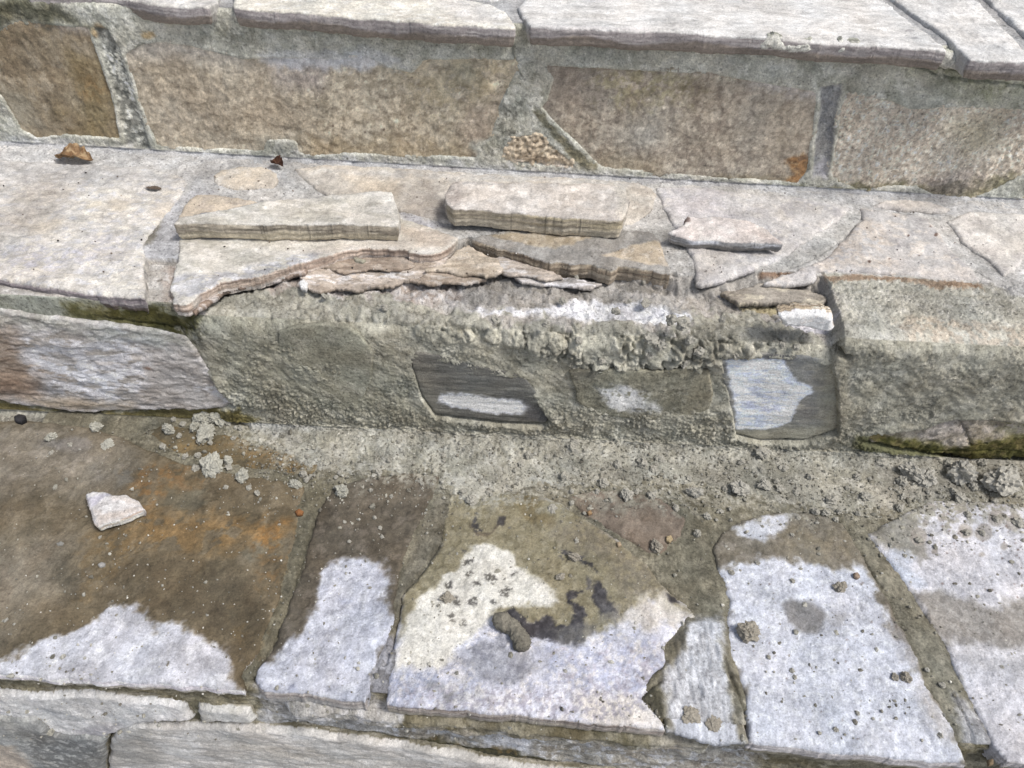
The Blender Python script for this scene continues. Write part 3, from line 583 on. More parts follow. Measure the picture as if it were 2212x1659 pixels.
LY_MID = [
    # old tread joints
    lay_seg(L([(-80,310),(460,340),(620,350),(640,400),(480,412),(420,400),(360,370),(-80,345)], [(204,204,206),(190,189,190),(216,215,214)], .01, .8, .01), 0),
    lay_seg(L([(310,500),(380,440),(440,400),(470,420),(400,440),(385,500),(395,590),(372,650),(312,640)], [(194,194,199),(182,182,187),(206,206,210)], .008, .85, .006), 0),
    lay_seg(L([(316,505),(345,470),(352,478),(330,525),(312,535)], [(150,144,126),(128,120,104)], .003, .8, .003), 0),
    lay_seg(L([(372,560),(388,562),(382,572),(365,572)], [(128,112,72),(96,84,48)], .002, .8, .002), 0),
    lay_seg(L([(330,628),(380,620),(400,655),(330,655)], [(198,194,184),(214,212,206)], .004, .7), 0),
    lay_seg(L([(860,455),(960,480),(1360,500),(1440,490),(1500,560),(1505,610),(1447,600),(1430,520),(1270,505),(1060,500),(990,515),(938,498)], [(178,175,169),(164,161,155),(192,190,186)], .008, .8, .006), 0),
    lay_seg(L([(862,455),(900,470),(960,490),(930,500),(880,490)], [(176,178,190),(160,160,170)], .005, .7), 0),
    lay_seg(L([(1500,618),(1580,600),(1740,545),(1840,465),(1866,470),(1780,560),(1640,612)], [(192,190,185),(180,178,172)], .005, .8), 0),
    lay_seg(L([(1600,405),(2350,460),(2350,480),(2050,470),(1860,450),(1700,425)], [(198,200,206),(184,186,190),(214,216,222)], .01, .7, .01), 0),
    # right end: mortar spread over the tread
    lay_seg(L([(1766,586),(1850,588),(1960,592),(2040,606),(2120,610),(2350,700),(2350,860),(1795,860),(1795,650),(1760,620)], [(204,201,185),(192,189,172),(216,213,200)], .006, .95, .008, n=.002), 0),
    lay_seg(L([(1766,592),(1850,588),(1960,592),(2040,606),(2120,610),(2120,622),(2030,622),(1940,604),(1850,604),(1800,612)], [(176,136,100),(190,156,124),(160,128,98)], .003, .8, .004, n=.002), 0),
    lay_seg(L([(1920,640),(2350,690),(2350,800),(1920,730)], [(196,190,174),(184,180,164)], .02, .6, .01, n=.002), 0),
    lay_seg(L([(1797,560),(2400,560),(2400,900),(1797,900)], [(206,203,188),(194,191,175),(218,215,203)], .003, .97, .003, n=.0), 1),
    lay_seg(L([(1797,560),(2400,560),(2400,900),(1797,900)], [(206,203,188),(194,191,175),(218,215,203)], .003, .97, .003, n=.0), 2),
    *[lay_seg(L(P_T1k, [(214,198,176),(204,188,166),(206,202,186)], .005, .85, .008, 60, patch=.25, pf=90, n=.004), k_) for k_ in (0, 1, 2)],
    # ledge left by the broken slab
    lay_seg(L([(360,560),(1000,540),(1040,600),(1010,640),(600,680),(360,680)], [(196,180,168),(178,158,144),(226,220,216)], .006, .8, .008, n=-.016), 2),
    lay_seg(L([(700,600),(1010,610),(1010,650),(700,645)], [(232,228,228),(214,204,198)], .006, .75, .008, patch=.0, pf=70, n=-.016), 2),
    lay_seg(L([(1000,575),(1460,620),(1800,650),(1800,720),(1480,690),(1000,660)], [(172,166,158),(152,146,136),(190,184,178)], .008, .8, .008, n=-.016), 2),
    lay_seg(L([(1000,652),(1060,656),(1150,655),(1250,640),(1380,645),(1480,665),(1500,680),(1440,688),(1300,684),(1180,668),(1060,668)], [(246,247,254),(234,234,242)], .004, .97, .006, n=-.014), 2),
    lay_seg(L([(1096,565),(1200,590),(1200,612),(1096,590)], [(226,224,232),(206,202,206)], .006, .7, .006, patch=.05, n=-.014), 2),
    lay_seg(L([(1600,655),(1660,655),(1720,660),(1700,668),(1620,664)], [(214,194,136),(196,176,124)], .0015, .9, .002, n=-.014), 2),
    lay_seg(L([(1680,680),(1760,676),(1796,684),(1796,712),(1700,708)], [(230,228,238),(214,212,220)], .003, .9, .004, n=-.014), 2),
    lay_seg(L([(1500,610),(1640,600),(1700,612),(1620,640),(1510,640)], [(206,205,210),(190,188,190)], .006, .7, .006, n=-.014), 2),
    lay_seg(L([(1636,598),(1700,586),(1745,590),(1700,602),(1640,608)], [(176,124,82),(150,110,80)], .002, .8, .002, n=-.01), 1),
    lay_seg(L([(430,640),(560,612),(700,630),(900,646),(1000,668),(1250,690),(1350,697),(1480,702),(1500,672),(1640,668),(1700,700),(1797,720),(1797,800),(380,760)], [(176,173,156),(160,157,140),(190,187,172)], .003, .95, .016, 45, n=-.016), 2),
    # riser
    lay_seg(L([(1000,650),(1500,670),(1500,690),(1380,690),(1300,684),(1180,668),(1000,668)], [(232,234,244),(214,214,222)], .003, .9, .004, n=0), 3),
    lay_seg(L([(1680,676),(1796,680),(1796,716),(1690,714)], [(222,220,230),(200,198,204)], .003, .85, .004), 3),
    lay_seg(L([(-120,600),(320,650),(420,690),(415,735),(330,715),(200,702),(0,680),(-120,670)], [(142,146,134),(128,132,118)], .008, .8, .01), 3),
    lay_seg(L([(130,660),(240,668),(330,668),(420,690),(425,712),(400,728),(330,712),(240,700),(150,690)], [(84,80,36),(64,62,26),(104,98,56)], .006, .95, .006), 3),
    lay_seg(L([(240,670),(330,665),(424,692),(424,715),(390,722),(300,705),(230,690)], [(72,68,22),(56,54,16)], .005, .9, .006, patch=.2, pf=60), 3),
    lay_seg(L([(375,715),(420,700),(450,720),(430,745),(390,740)], [(92,90,72),(150,146,130),(62,60,46)], .004, .9, .006, patch=.1, pf=200), 3),
    lay_seg(L([(560,650),(1000,670),(1500,700),(1800,730),(1800,765),(1560,790),(1240,790),(1180,765),(1000,740),(700,700),(560,690)], [(160,157,141),(144,141,125),(172,169,154)], .012, .85, .012, 30), 3),
    lay_seg(L([(440,690),(700,700),(900,800),(900,900),(560,890)], [(134,132,114),(121,119,101),(147,144,127)], .02, .7, .02, 25), 3),
    lay_seg(L([(1800,740),(1840,760),(1830,800),(1812,940),(1800,940)], [(128,118,96),(116,106,86)], .006, .4, .006), 3),  # dark strip: shadow line of the right-hand step wall, painted on down the riser
    lay_seg(L([(1440,690),(1500,690),(1560,760),(1540,790),(1500,780),(1440,720)], [(112,106,90),(150,146,130)], .006, .6, .008, patch=0.), 3),
    lay_seg(L([(510,885),(560,895),(540,912),(500,905)], [(86,76,30),(120,104,40)], .004, .8), 3),
    lay_seg(L([(-120,850),(0,868),(91,884),(182,893),(286,888),(480,881),(520,872),(540,910),(-120,900)], [(104,92,38),(86,76,32),(128,112,56)], .003, .85, .004), 3),
    lay_seg(L([(1850,925),(2350,1000),(2350,1020),(1840,960)], [(84,82,44),(60,60,26)], .004, .85, .004), 3),
    # apron on the lower tread
    lay_seg(L([(480,880),(1200,920),(2350,960),(2350,1005),(1900,985),(1700,985),(1200,965),(800,960),(560,915)], [(186,183,168),(170,167,152),(202,200,188)], .01, .8, .01), 4),
    lay_seg(L([(1200,990),(1800,1010),(1800,1080),(1300,1050)], [(164,160,144),(148,144,128),(178,174,158)], .02, .6, .015), 4),
    lay_seg(L([(1880,985),(2350,1000),(2350,1100),(1900,1100)], [(158,152,138),(140,134,120),(174,168,154)], .02, .6, .015), 4),
    lay_seg(L([(500,895),(620,895),(700,930),(600,945),(530,920)], [(176,178,176),(196,198,196)], .008, .6), 4),
]
CUT_MID = [([(1796,655),(1797,690),(1799,735),(1812,752),(1828,762)], .004, .012, R2), ([(1552,720),(1556,760)], .0025, .004, R2), ([(225,690),(330,702),(418,714)], .0011, .003, R2),
           ([(1560,770),(1440,795),(1300,800)], .0016, .003, R2), ([(1500,715),(1535,745),(1548,770)], .003, .005, R2), ([(1440,745),(1480,760),(1500,790)], .002, .004, R2),
           ([(1185,590),(1200,585)], .002, .002, T1), ([(2105,588),(2150,615),(2212,670)], .0015, .003, T1), ([(1640,606),(1760,560),(1838,505),(1864,468)], .0012, .002, T1)]
def rs_mid(x, arc, cum):
    cor = cum[:, 3:4]; bas = cum[:, 4:5]; xx = x[:, None]
    r = .002+(.011*cavf(xx)+.009*rightf(xx))*np.exp(-((arc-cor)/.025)**2)+.003
    r = r+(.007*ss(-.30, -.27, xx))*np.exp(-((arc-bas)/.015)**2)
    return r
st_mid = [(T1, p, 0) for p in (P_T1a, P_T1b, P_T1c, P_T1d, P_T1e, P_T1h, P_T1i, P_T1j, P_T1l, P_T1m)]+[(R2, p, 0) for p in (P_R2a, P_R2c, P_R2e, P_R2g)]
sheet('mortar', middle, (-.62, .60), prof_mid, [T1, T1, T1, R2, T2], rs_mid, st_mid,
      {0: [(210,207,203),(198,195,191),(220,217,214)], 1: [(190,184,176),(168,162,154)], 2: [(196,189,180),(178,170,160),(214,209,203)], 3: FR_R, 4: FR_T}, LY_MID, disp_mid, M_FRESH, cell=.0013, cuts=CUT_MID, mott=.12)
ms = dict(parent=middle, thick=.005, n0=.0002)
stone('flagstone', T1, P_T1a, CREAM2, [
      L([(-120,335),(300,350),(420,395),(300,400),(-120,400)], [(196,194,194),(210,208,208)], .02, .75, .02), L([(0,400),(150,395),(120,480),(0,520)], (184,174,164), .03, .6, .02, 30),
      L([(325,440),(450,420),(400,445),(340,470)], (220,200,176), .01, .5), L(Ell(205,442,20,9,-15), (222,208,180), .004, .6), L(Ell(260,440,30,14,-10), (218,200,172), .008, .5),
      L(Ell(100,490,40,15,-20), (228,210,184), .01, .5), L([(10,540),(150,530),(250,560),(120,590),(20,590)], [(198,196,212),(210,208,222)], .015, .6, .015, 40, patch=.0), L([(200,500),(290,510),(280,560),(180,540)], (196,194,206), .015, .5, patch=.0),
      L([(250,600),(312,600),(312,640),(250,635)], (204,202,192), .01, .5)], parent=middle, thick=.019, rough=1.5, flow=(1,1.5), side=((128,118,122),(108,100,104),(150,142,142),(84,72,60)), mott=.12, n0=.0002,
      cuts=[([(430/2.2+5,402),(225,410),(250,404)], .001, .0008), ([(65,598),(80,592),(128,603)], .0008, .0008)])
stone('flagstone', T1, P_T1b, [(222,208,188),(206,196,182),(232,222,208)], **ms)
stone('flagstone', T1, P_T1c, [(214,196,172),(202,186,168)], **ms)
stone('flagstone', T1, P_T1d, [(218,208,194),(204,194,182),(230,222,210)], [L([(862,400),(970,395),(970,478),(900,470),(860,455)], [(166,156,146),(186,174,160)], .02, .75, .015, 40), L([(640,370),(1000,375),(1400,395),(1400,402),(900,385)], (206,206,208), .01, .6, .01),  # first layer paints the soft shade left of the thick loose slab
      L([(740,380),(860,390),(860,430),(780,420)], (224,204,176), .01, .5)], rough=1.3, **ms)
stone('flagstone', T1, P_T1e, [(216,210,198),(198,192,178),(228,222,212)], [L([(372,600),(480,590),(600,560),(700,545),(690,560),(560,595),(440,630),(372,655)], [(170,170,176),(196,196,206),(230,230,238)], .005, .8, .006, patch=.15, pf=90),
      L([(840,480),(960,505),(985,520),(960,537),(900,530),(860,500)], [(214,192,168),(198,176,156)], .008, .7), L([(640,545),(880,515),(900,540),(780,536),(700,553)], (206,190,176), .008, .5),
      L([(380,610),(430,600),(430,625),(380,650)], (206,204,206), .004, .7)], parent=middle, thick=.017, n0=.0004, rough=1.5, side=((160,140,124),(138,118,104),(184,164,148),(204,194,186)), rag=.0014, ragf=60, rnd_edge=.0004, bevel=.0003, flow=(.7,1.3))
stone('flagstone', T1, P_T1h, [(160,155,148),(146,142,136),(178,174,168)], [
      L([(1057,509),(1075,504),(1130,502),(1240,504),(1285,510),(1240,528),(1200,538),(1130,525)], [(188,168,138),(168,148,116),(200,184,158)], .002, .9, .003),
      L([(1303,551),(1360,532),(1415,523),(1430,526),(1443,574),(1400,572),(1350,562)], [(206,184,152),(192,170,140),(214,196,172)], .002, .95, .002),
      L([(1300,575),(1340,562),(1450,585),(1447,592),(1336,576)], (188,182,172), .003, .5)], parent=middle, thick=.020, n0=.0006, rough=1.5, side=((134,118,98),(108,94,78),(158,144,122),(150,136,118)), rag=.0014, ragf=60, rnd_edge=.0004, bevel=.0003)
stone('flagstone', T1, P_T1i, [(214,210,208),(200,196,198),(226,220,214)], [L([(1440,410),(1560,410),(1580,470),(1470,480)], [(206,202,212),(216,210,214)], .02, .6), L([(1490,545),(1590,535),(1560,600),(1505,605)], [(214,200,184),(200,188,176)], .015, .6),
      L([(1580,440),(1660,450),(1700,500),(1600,480)], (196,194,196), .01, .5)], **ms)
stone('flagstone', T1, P_T1j, [(204,200,198),(190,186,186),(224,214,204)], [L([(1790,500),(1880,470),(1920,510),(1870,560),(1960,578),(1800,578),(1740,590)], [(228,214,200),(216,200,184)], .01, .75, .012, 50, patch=.1, pf=90),
      L([(1960,582),(2100,575),(2117,606),(2020,600)], (226,216,208), .008, .7), L([(1700,590),(1764,575),(1764,606),(1690,610)], (218,212,210), .005, .6)]+
      [L(Ell(x, y, r), (110,80,68), .0006, .85, .0006) for x, y, r in ((2022,508,4),(1963,508,2.5),(1877,567,4),(2124,573,3),(2010,490,2),(1920,560,2),(1985,552,2))], rough=1.2, **ms)
stone('flagstone', T1, P_T1l, [(226,220,214),(212,206,202),(236,230,222)], [L([(2140,500),(2300,500),(2300,540),(2180,540)], (214,204,190), .015, .5)], **ms)
stone('flagstone', T1, P_T1m, [(224,216,208),(210,202,196)], label='thin pale stone sliver set at the back of the tread', **dict(ms, thick=.006, n0=.0015))
# splintered layers left under the broken slab
BS = dict(parent=middle, cell=.0010, ragf=70, rnd_edge=.0002, bevel=.0002, flow=(.6,1.8), mott=.14)
SB = ((160,140,120),(136,114,96),(186,168,150))
WS = [(232,226,224),(242,238,238)]
stone('broken_slate', T1, [(650,592),(700,568),(780,553),(880,551),(985,549),(1010,560),(1002,590),(960,604),(905,612),(870,606),(850,620),(760,628),(728,621),(690,632),(655,620)], [(200,184,168),(182,164,146),(214,200,188)], [
      L([(650,600),(760,585),(900,590),(880,604),(760,606),(680,618)], WS, .002, .8, .004, patch=-.05, pf=110), L([(720,560),(880,552),(900,575),(760,590)], (172,152,130), .01, .5)], thick=.005, n0=-.0135, rag=.0015, rough=2.0, terr=2.2, side=SB, **BS)
stone('broken_slate', T1, [(690,572),(735,560),(790,556),(876,556),(900,572),(860,584),(800,580),(742,592)], [(180,160,140),(164,142,122),(196,178,160)], thick=.003, n0=-.0105, rag=.0012, rough=1.3, terr=1.6, side=SB, **BS)
stone('broken_slate', T1, [(918,580),(960,564),(988,540),(1012,532),(1044,548),(1076,566),(1088,584),(1052,600),(1036,592),(1000,594),(968,586)], [(204,186,162),(186,166,142),(216,200,180)], thick=.005, n0=-.0065, rag=.0010, rough=1.3, terr=1.6, side=((134,108,82),(110,86,62),(164,138,110)), **BS)
stone('broken_slate', T1, [(880,602),(930,592),(1000,596),(1050,603),(1010,612),(930,614)], [(188,168,148),(168,148,128),(214,202,190)], thick=.004, n0=-.0110, rag=.0012, rough=1.5, terr=1.6, side=SB, **BS)
stone('broken_slate', T1, [(404,664),(430,643),(480,618),(520,606),(560,599),(640,583),(668,581),(660,594),(612,598),(590,606),(545,610),(520,622),(478,630),(470,640),(440,664),(420,672)], [(170,146,128),(150,126,108),(216,206,200)], thick=.005, n0=-.010, rag=.0012, rough=1.6, side=SB, **BS)
stone('broken_slate', T1, [(1035,556),(1085,554),(1150,574),(1196,588),(1214,600),(1176,604),(1150,595),(1100,592),(1060,580)], [(198,182,166),(174,158,142),(218,210,204)], thick=.004, n0=-.009, rag=.0012, rough=1.4, side=SB, **BS)
stone('broken_slate', T1, [(1100,590),(1160,598),(1230,600),(1300,612),(1280,622),(1200,616),(1130,610)], [(196,188,182),(172,164,158),(224,220,222)], thick=.004, n0=-.013, rag=.0014, rough=1.6, side=SB, **BS)
stone('broken_slate', T1, [(1560,632),(1640,618),(1740,628),(1792,640),(1780,656),(1700,650),(1600,652)], [(170,160,146),(150,140,126),(206,194,170)], thick=.006, n0=-.008, rag=.0016, rough=1.8, side=((120,104,84),(98,82,64),(150,132,108)), **BS)
stone('broken_slate', R2, [(1676,682),(1700,676),(1770,678),(1797,686),(1797,716),(1740,714),(1690,708)], [(228,226,236),(210,208,216),(196,190,186)], parent=middle, thick=.012, n0=.006, rag=.003, rough=1.5, side=((170,150,120),(120,104,84),(206,196,180)), rnd_edge=.004, gain=.62)
r2 = dict(parent=middle, thick=.006, cell=.0012)
stone('riser_stone', R2, P_R2a, [(160,155,152),(142,136,130),(176,172,172)], [
      L([(-120,690),(40,700),(60,780),(130,810),(60,860),(-120,850)], [(134,114,96),(118,96,78),(150,130,112)], .02, .8, .015, 30), L([(-120,800),(60,810),(80,850),(-120,850)], [(118,92,72),(130,104,86)], .015, .6),
      L([(60,700),(330,720),(330,870),(200,885),(110,850),(60,780)], [(192,194,204),(176,178,188),(206,208,218)], .02, .75, .02, 30, patch=.12, pf=60), L([(320,750),(420,765),(500,868),(400,880),(310,870)], [(158,152,148),(144,136,130),(170,164,160)], .008, .85, .008),
      L([(170,860),(290,870),(290,888),(100,880),(60,860)], [(166,148,124),(148,130,106)], .008, .7), L([(-120,662),(340,712),(430,745),(330,745),(100,705),(-120,690)], [(158,160,152),(144,146,134)], .012, .7, .01),
      L([(415,830),(470,835),(505,862),(500,872),(440,850)], (206,206,214), .004, .7, patch=0., pf=150), L(Ell(318,795,12,4,20), (128,84,60), .003, .7)], n0=.004, rough=1.8, flow=(.6,1.6), mott=.15, side=((120,108,70),(90,80,44),(140,130,100)), **r2)
stone('riser_stone', R2, P_R2b, [(134,132,114),(124,122,105),(146,143,126)], [], n0=.0060, tilt=(.03,0), rag=.0006, rnd_edge=.0, bevel=.0002, rough=.6, terr=.3, mat=M_FRESH, dome=.0, label='grey riser stone smeared over with mortar', **r2)
stone('riser_stone', R2, P_R2c, [(96,95,90),(84,83,78),(112,110,102)], [
      L([(888,800),(930,800),(960,880),(935,895),(905,850)], (112,110,100), .008, .6), L([(1130,860),(1190,898),(1180,912),(1130,905)], (78,78,82), .006, .7),
      L([(955,850),(1010,852),(1080,862),(1125,864),(1138,880),(1130,894),(1060,892),(970,878),(950,868)], [(206,210,224),(220,224,236)], .0035, .97, .003, 120)], n0=.0062, rag=.0006, rnd_edge=.0002, bevel=.0003, rough=.7, terr=.4, flow=(.35,2.5), label='dark grey riser stone with a narrow white dry strip', **r2)
stone('riser_stone', R2, P_R2d, [(126,123,105),(113,110,93),(139,135,117)], [
      L([(1232,798),(1300,796),(1290,815),(1240,820)], (104,102,92), .004, .6),
      L([(1305,838),(1340,830),(1400,855),(1430,890),(1370,885),(1310,865)], [(214,216,222),(194,196,198)], .008, .9, .008, patch=.35, pf=90), L(Ell(1335,868,26,13,20), (232,234,242), .004, .9, .005)], n0=.0074, tilt=(-.008,.02), rag=.0008, rnd_edge=.0, bevel=.0002, rough=1.2, mat=M_FRESH, label='mortar smeared riser stone with a faint white dry spot', **r2)
stone('riser_stone', R2, P_R2e, [(118,118,114),(104,104,102),(132,130,122)], [
      L([(1553,765),(1725,768),(1725,778),(1555,778)], (78,80,88), .003, .8), L([(1728,775),(1806,795),(1806,850),(1760,850)], [(96,98,100),(116,114,106)], .006, .8), L([(1583,930),(1812,915),(1812,950),(1583,950)], (128,126,112), .006, .8),
      L([(1568,780),(1640,774),(1690,776),(1704,800),(1722,824),(1752,832),(1755,846),(1738,858),(1722,866),(1718,885),(1708,912),(1680,922),(1655,928),(1592,926),(1588,880),(1578,830)], [(192,200,222),(176,186,210),(208,216,232)], .0018, .98, .0025, 110),
      L([(1775,770),(1820,790),(1820,950),(1775,950),(1768,860)], [(148,144,126),(136,132,114)], .010, .9, .006), L([(1575,932),(1820,925),(1820,960),(1575,960)], [(148,144,126),(136,132,114)], .005, .85, .004),
      L([(1590,868),(1650,866),(1690,886),(1660,892),(1610,880)], [(150,156,180),(176,182,202)], .003, .7, .003, patch=.1, pf=200)], n0=.0052, rag=.0006, rnd_edge=.0002, bevel=.0003, rough=.6, terr=.4, flow=(.5,1.8), label='riser stone with a large pale blue dry patch inside a dark wet rim', **r2)
stone('riser_stone', R2, P_R2f, [(112,108,98),(98,94,84)], [], n0=.0086, rough=.5, terr=.3, label='small dark stone just showing through the mortar', **r2)
stone('riser_stone', R2, P_R2g, [(150,140,124),(134,124,106),(164,154,142)], [
      L([(1900,945),(1990,950),(2080,962),(2130,945),(2350,935),(2350,1020),(2000,985),(1900,962)], [(78,74,22),(58,56,14),(100,88,40)], .006, .95, .008, 50), L(Ell(1890,940,22,14,20), [(96,92,30),(116,100,46)], .003, .8), L([(1840,925),(1880,925),(1880,935),(1836,938)], (90,84,36), .002, .8),
      L([(2140,905),(2350,900),(2350,960),(2180,945)], [(118,116,74),(150,144,112)], .01, .7, patch=.1), L([(1980,905),(2060,900),(2090,930),(2000,945)], [(166,156,152),(180,172,168)], .008, .6)],
      n0=.0065, rough=2.6, terr=2.2, rag=.003, rnd_edge=.005, mat=M_ROUGH, side=((60,58,24),(40,38,14),(84,78,40)), cuts=[([(2060,890),(2075,910),(2085,930),(2095,955),(2130,952)], .0015, .003, ), ([(1900,960),(1990,972),(2130,968),(2212,976)], .001, .002)], label='rough rock with green algae along its foot', **dict(r2, thick=.010))

# ---- lower step
def yfront(x): return np.full_like(x, .012)
def prof_low(x):
    o = np.ones_like(x)
    return [(yR2(x)+.012, o*-.0045), (o*.0125, o*-.0045), (o*.0135, o*-HB), ]
JP = [[(640,1060),(700,1060),(680,1140),(651,1225),(610,1350),(558,1443),(545,1500),(522,1490),(530,1440),(600,1290),(640,1150)]]
def disp_low(si, S, u, v, sd):
    fine = .0006*fbm(u, v, 260, 5, 3)
    if si == 0:
        d = .0012*fbm(u*1.2, v*.6, 45, 3, 4)+.0005*fbm(u*2.2, v*.5, 200, 4, 3)+fine-.0006*ss(.0045, .0, sd)+.0036
        d = d+.0045*ss(.006, -.006, poly_sd(T2.uv([(1390,1480),(1450,1400),(1490,1340),(1560,1340),(1580,1440),(1625,1600),(1440,1590)]), u, v))*(1+.4*fbm(u*2, v*.5, 120, 9, 3))
        return d, -.004
    ridge = .004*fbm(u, v*2.5, 26, 13, 4)+.0012*np.abs(fbm(u, v, 200, 14, 3))
    pr = .010*ss(-.016, -.022, v)*0
    return .002+ridge+.010*ss(-.185, -.170, u)*ss(-.042, -.036, v)*ss(.16, .15, u)*ss(-.018, -.025, v), .0
WETB = [(120,104,76),(104,90,64),(134,118,90)]
LY_LOW = [
    lay_seg(L([(600,1030),(720,1040),(700,1120),(660,1230),(600,1390),(548,1470),(520,1460),(590,1290),(640,1120)], [(116,110,88),(98,93,73),(134,128,104)], .006, .85, .006), 0),
    lay_seg(L([(590,1150),(640,1100),(600,1300),(560,1420),(545,1400),(580,1260)], [(150,116,66),(112,98,66)], .005, .6, .006, patch=.0, pf=100), 0),
    lay_seg(L([(940,1080),(985,1080),(960,1180),(890,1270),(870,1350),(850,1370),(856,1290),(900,1170)], [(120,114,98),(102,96,80),(138,132,114)], .004, .8, .004), 0),
    lay_seg(L([(800,1400),(870,1370),(850,1520),(830,1560),(780,1540)], [(150,152,166),(176,178,192),(126,126,134)], .006, .85, .006), 0),
    lay_seg(L([(1440,1060),(1860,1110),(1880,1160),(1800,1110),(1600,1120),(1540,1180),(1560,1330),(1520,1340),(1400,1210),(1470,1160)], [(122,118,98),(106,102,84),(140,135,114)], .006, .8, .008), 0),
    lay_seg(L([(1440,1352),(1500,1340),(1556,1340),(1560,1400),(1575,1480),(1625,1612),(1540,1620),(1470,1600),(1440,1570),(1425,1480),(1460,1420)], [(206,210,220),(220,224,234),(188,190,198)], .006, .95, .006), 0),
    lay_seg(L([(1440,1352),(1480,1350),(1475,1400),(1450,1440),(1440,1400)], [(110,104,84),(126,120,98)], .003, .9), 0), lay_seg(L([(1386,1508),(1426,1470),(1426,1520),(1440,1575),(1425,1550)], [(104,100,80),(88,84,64)], .003, .9), 0),
    lay_seg(L([(1552,1420),(1575,1430),(1596,1480),(1625,1540),(1632,1590),(1600,1600),(1580,1560),(1572,1500)], [(124,118,96),(104,98,78),(168,160,138)], .003, .85, .004), 0),
    lay_seg(L([(1840,1110),(1900,1130),(1960,1240),(2040,1400),(2100,1560),(2080,1640),(2000,1460),(1880,1230)], [(134,130,111),(116,112,94),(152,146,126)], .005, .85, .005), 0),
    lay_seg(L([(2056,1500),(2110,1540),(2180,1645),(2090,1655),(2070,1580)], [(176,178,188),(154,154,162),(196,198,208)], .006, .8, .006), 0),
    lay_seg(L([(1400,1570),(1640,1600),(1640,1700),(1400,1700)], [(132,128,116),(118,114,100),(150,146,134)], .004, .85), 1),
    lay_seg(L([(560,1480),(860,1520),(860,1640),(560,1580)], [(146,144,142),(126,124,120),(172,172,176)], .006, .9, .01), 1),
    lay_seg(L([(840,1540),(1440,1590),(1640,1620),(1640,1680),(1200,1660),(840,1620)], [(142,138,130),(122,116,106),(164,166,172)], .006, .9, .01), 1),
    lay_seg(L([(1040,1585),(1150,1592),(1150,1625),(1050,1615)], [(186,190,200),(170,172,180)], .006, .8), 1),
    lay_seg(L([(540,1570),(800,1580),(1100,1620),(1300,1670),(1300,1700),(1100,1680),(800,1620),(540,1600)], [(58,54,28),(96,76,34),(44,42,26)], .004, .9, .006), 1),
    lay_seg(L([(0,1470),(540,1500),(560,1540),(400,1530),(200,1510),(0,1500)], [(118,110,84),(96,88,64),(136,128,104)], .004, .8), 1),
]
st_low = [(T2, p, 0) for p in (P_T2a, P_T2x, P_T2b, P_T2c, P_T2d, P_T2e, P_T2f)]
CUT_LOW = [([(675,1140),(651,1225),(628,1300),(599,1383),(560,1443)], .0014, .002, T2), ([(550,1466),(548,1490),(535,1500)], .004, .006, T2), ([(950,1180),(912,1236),(877,1279),(864,1336),(856,1383),(830,1440)], .0022, .004, T2),
           ([(1430,1475),(1384,1508),(1425,1552),(1440,1578)], .0016, .003, T2), ([(1800,1120),(1845,1190),(1862,1215),(1900,1270)], .0018, .003, T2), ([(1560,1430),(1580,1480),(1605,1540),(1620,1600)], .0022, .004, T2),
           ([(2030,1375),(2050,1400),(2066,1451),(2104,1526),(2140,1590),(2177,1642)], .0020, .004, T2), ([(2055,1500),(2090,1570),(2110,1640)], .0018, .003, T2)]
sheet('mortar', lower, (-.50, .52), prof_low, [T2, R3], .006, st_low, {0: [(128,122,101),(110,105,86),(146,140,118)], 1: [(104,98,78),(84,78,56),(126,120,100)]}, LY_LOW, disp_low, M_MORT, cell=.0012, cuts=CUT_LOW, mott=.13)
ls = dict(parent=lower, cell=.00115)
DRY = [(209,211,224),(196,198,211),(221,223,233)]
def dry(poly, soft=.006, warp=.008, op=.97, col=None): return L(poly, col or DRY, soft*.8, op, warp*1.5, 52, wet=0.0)
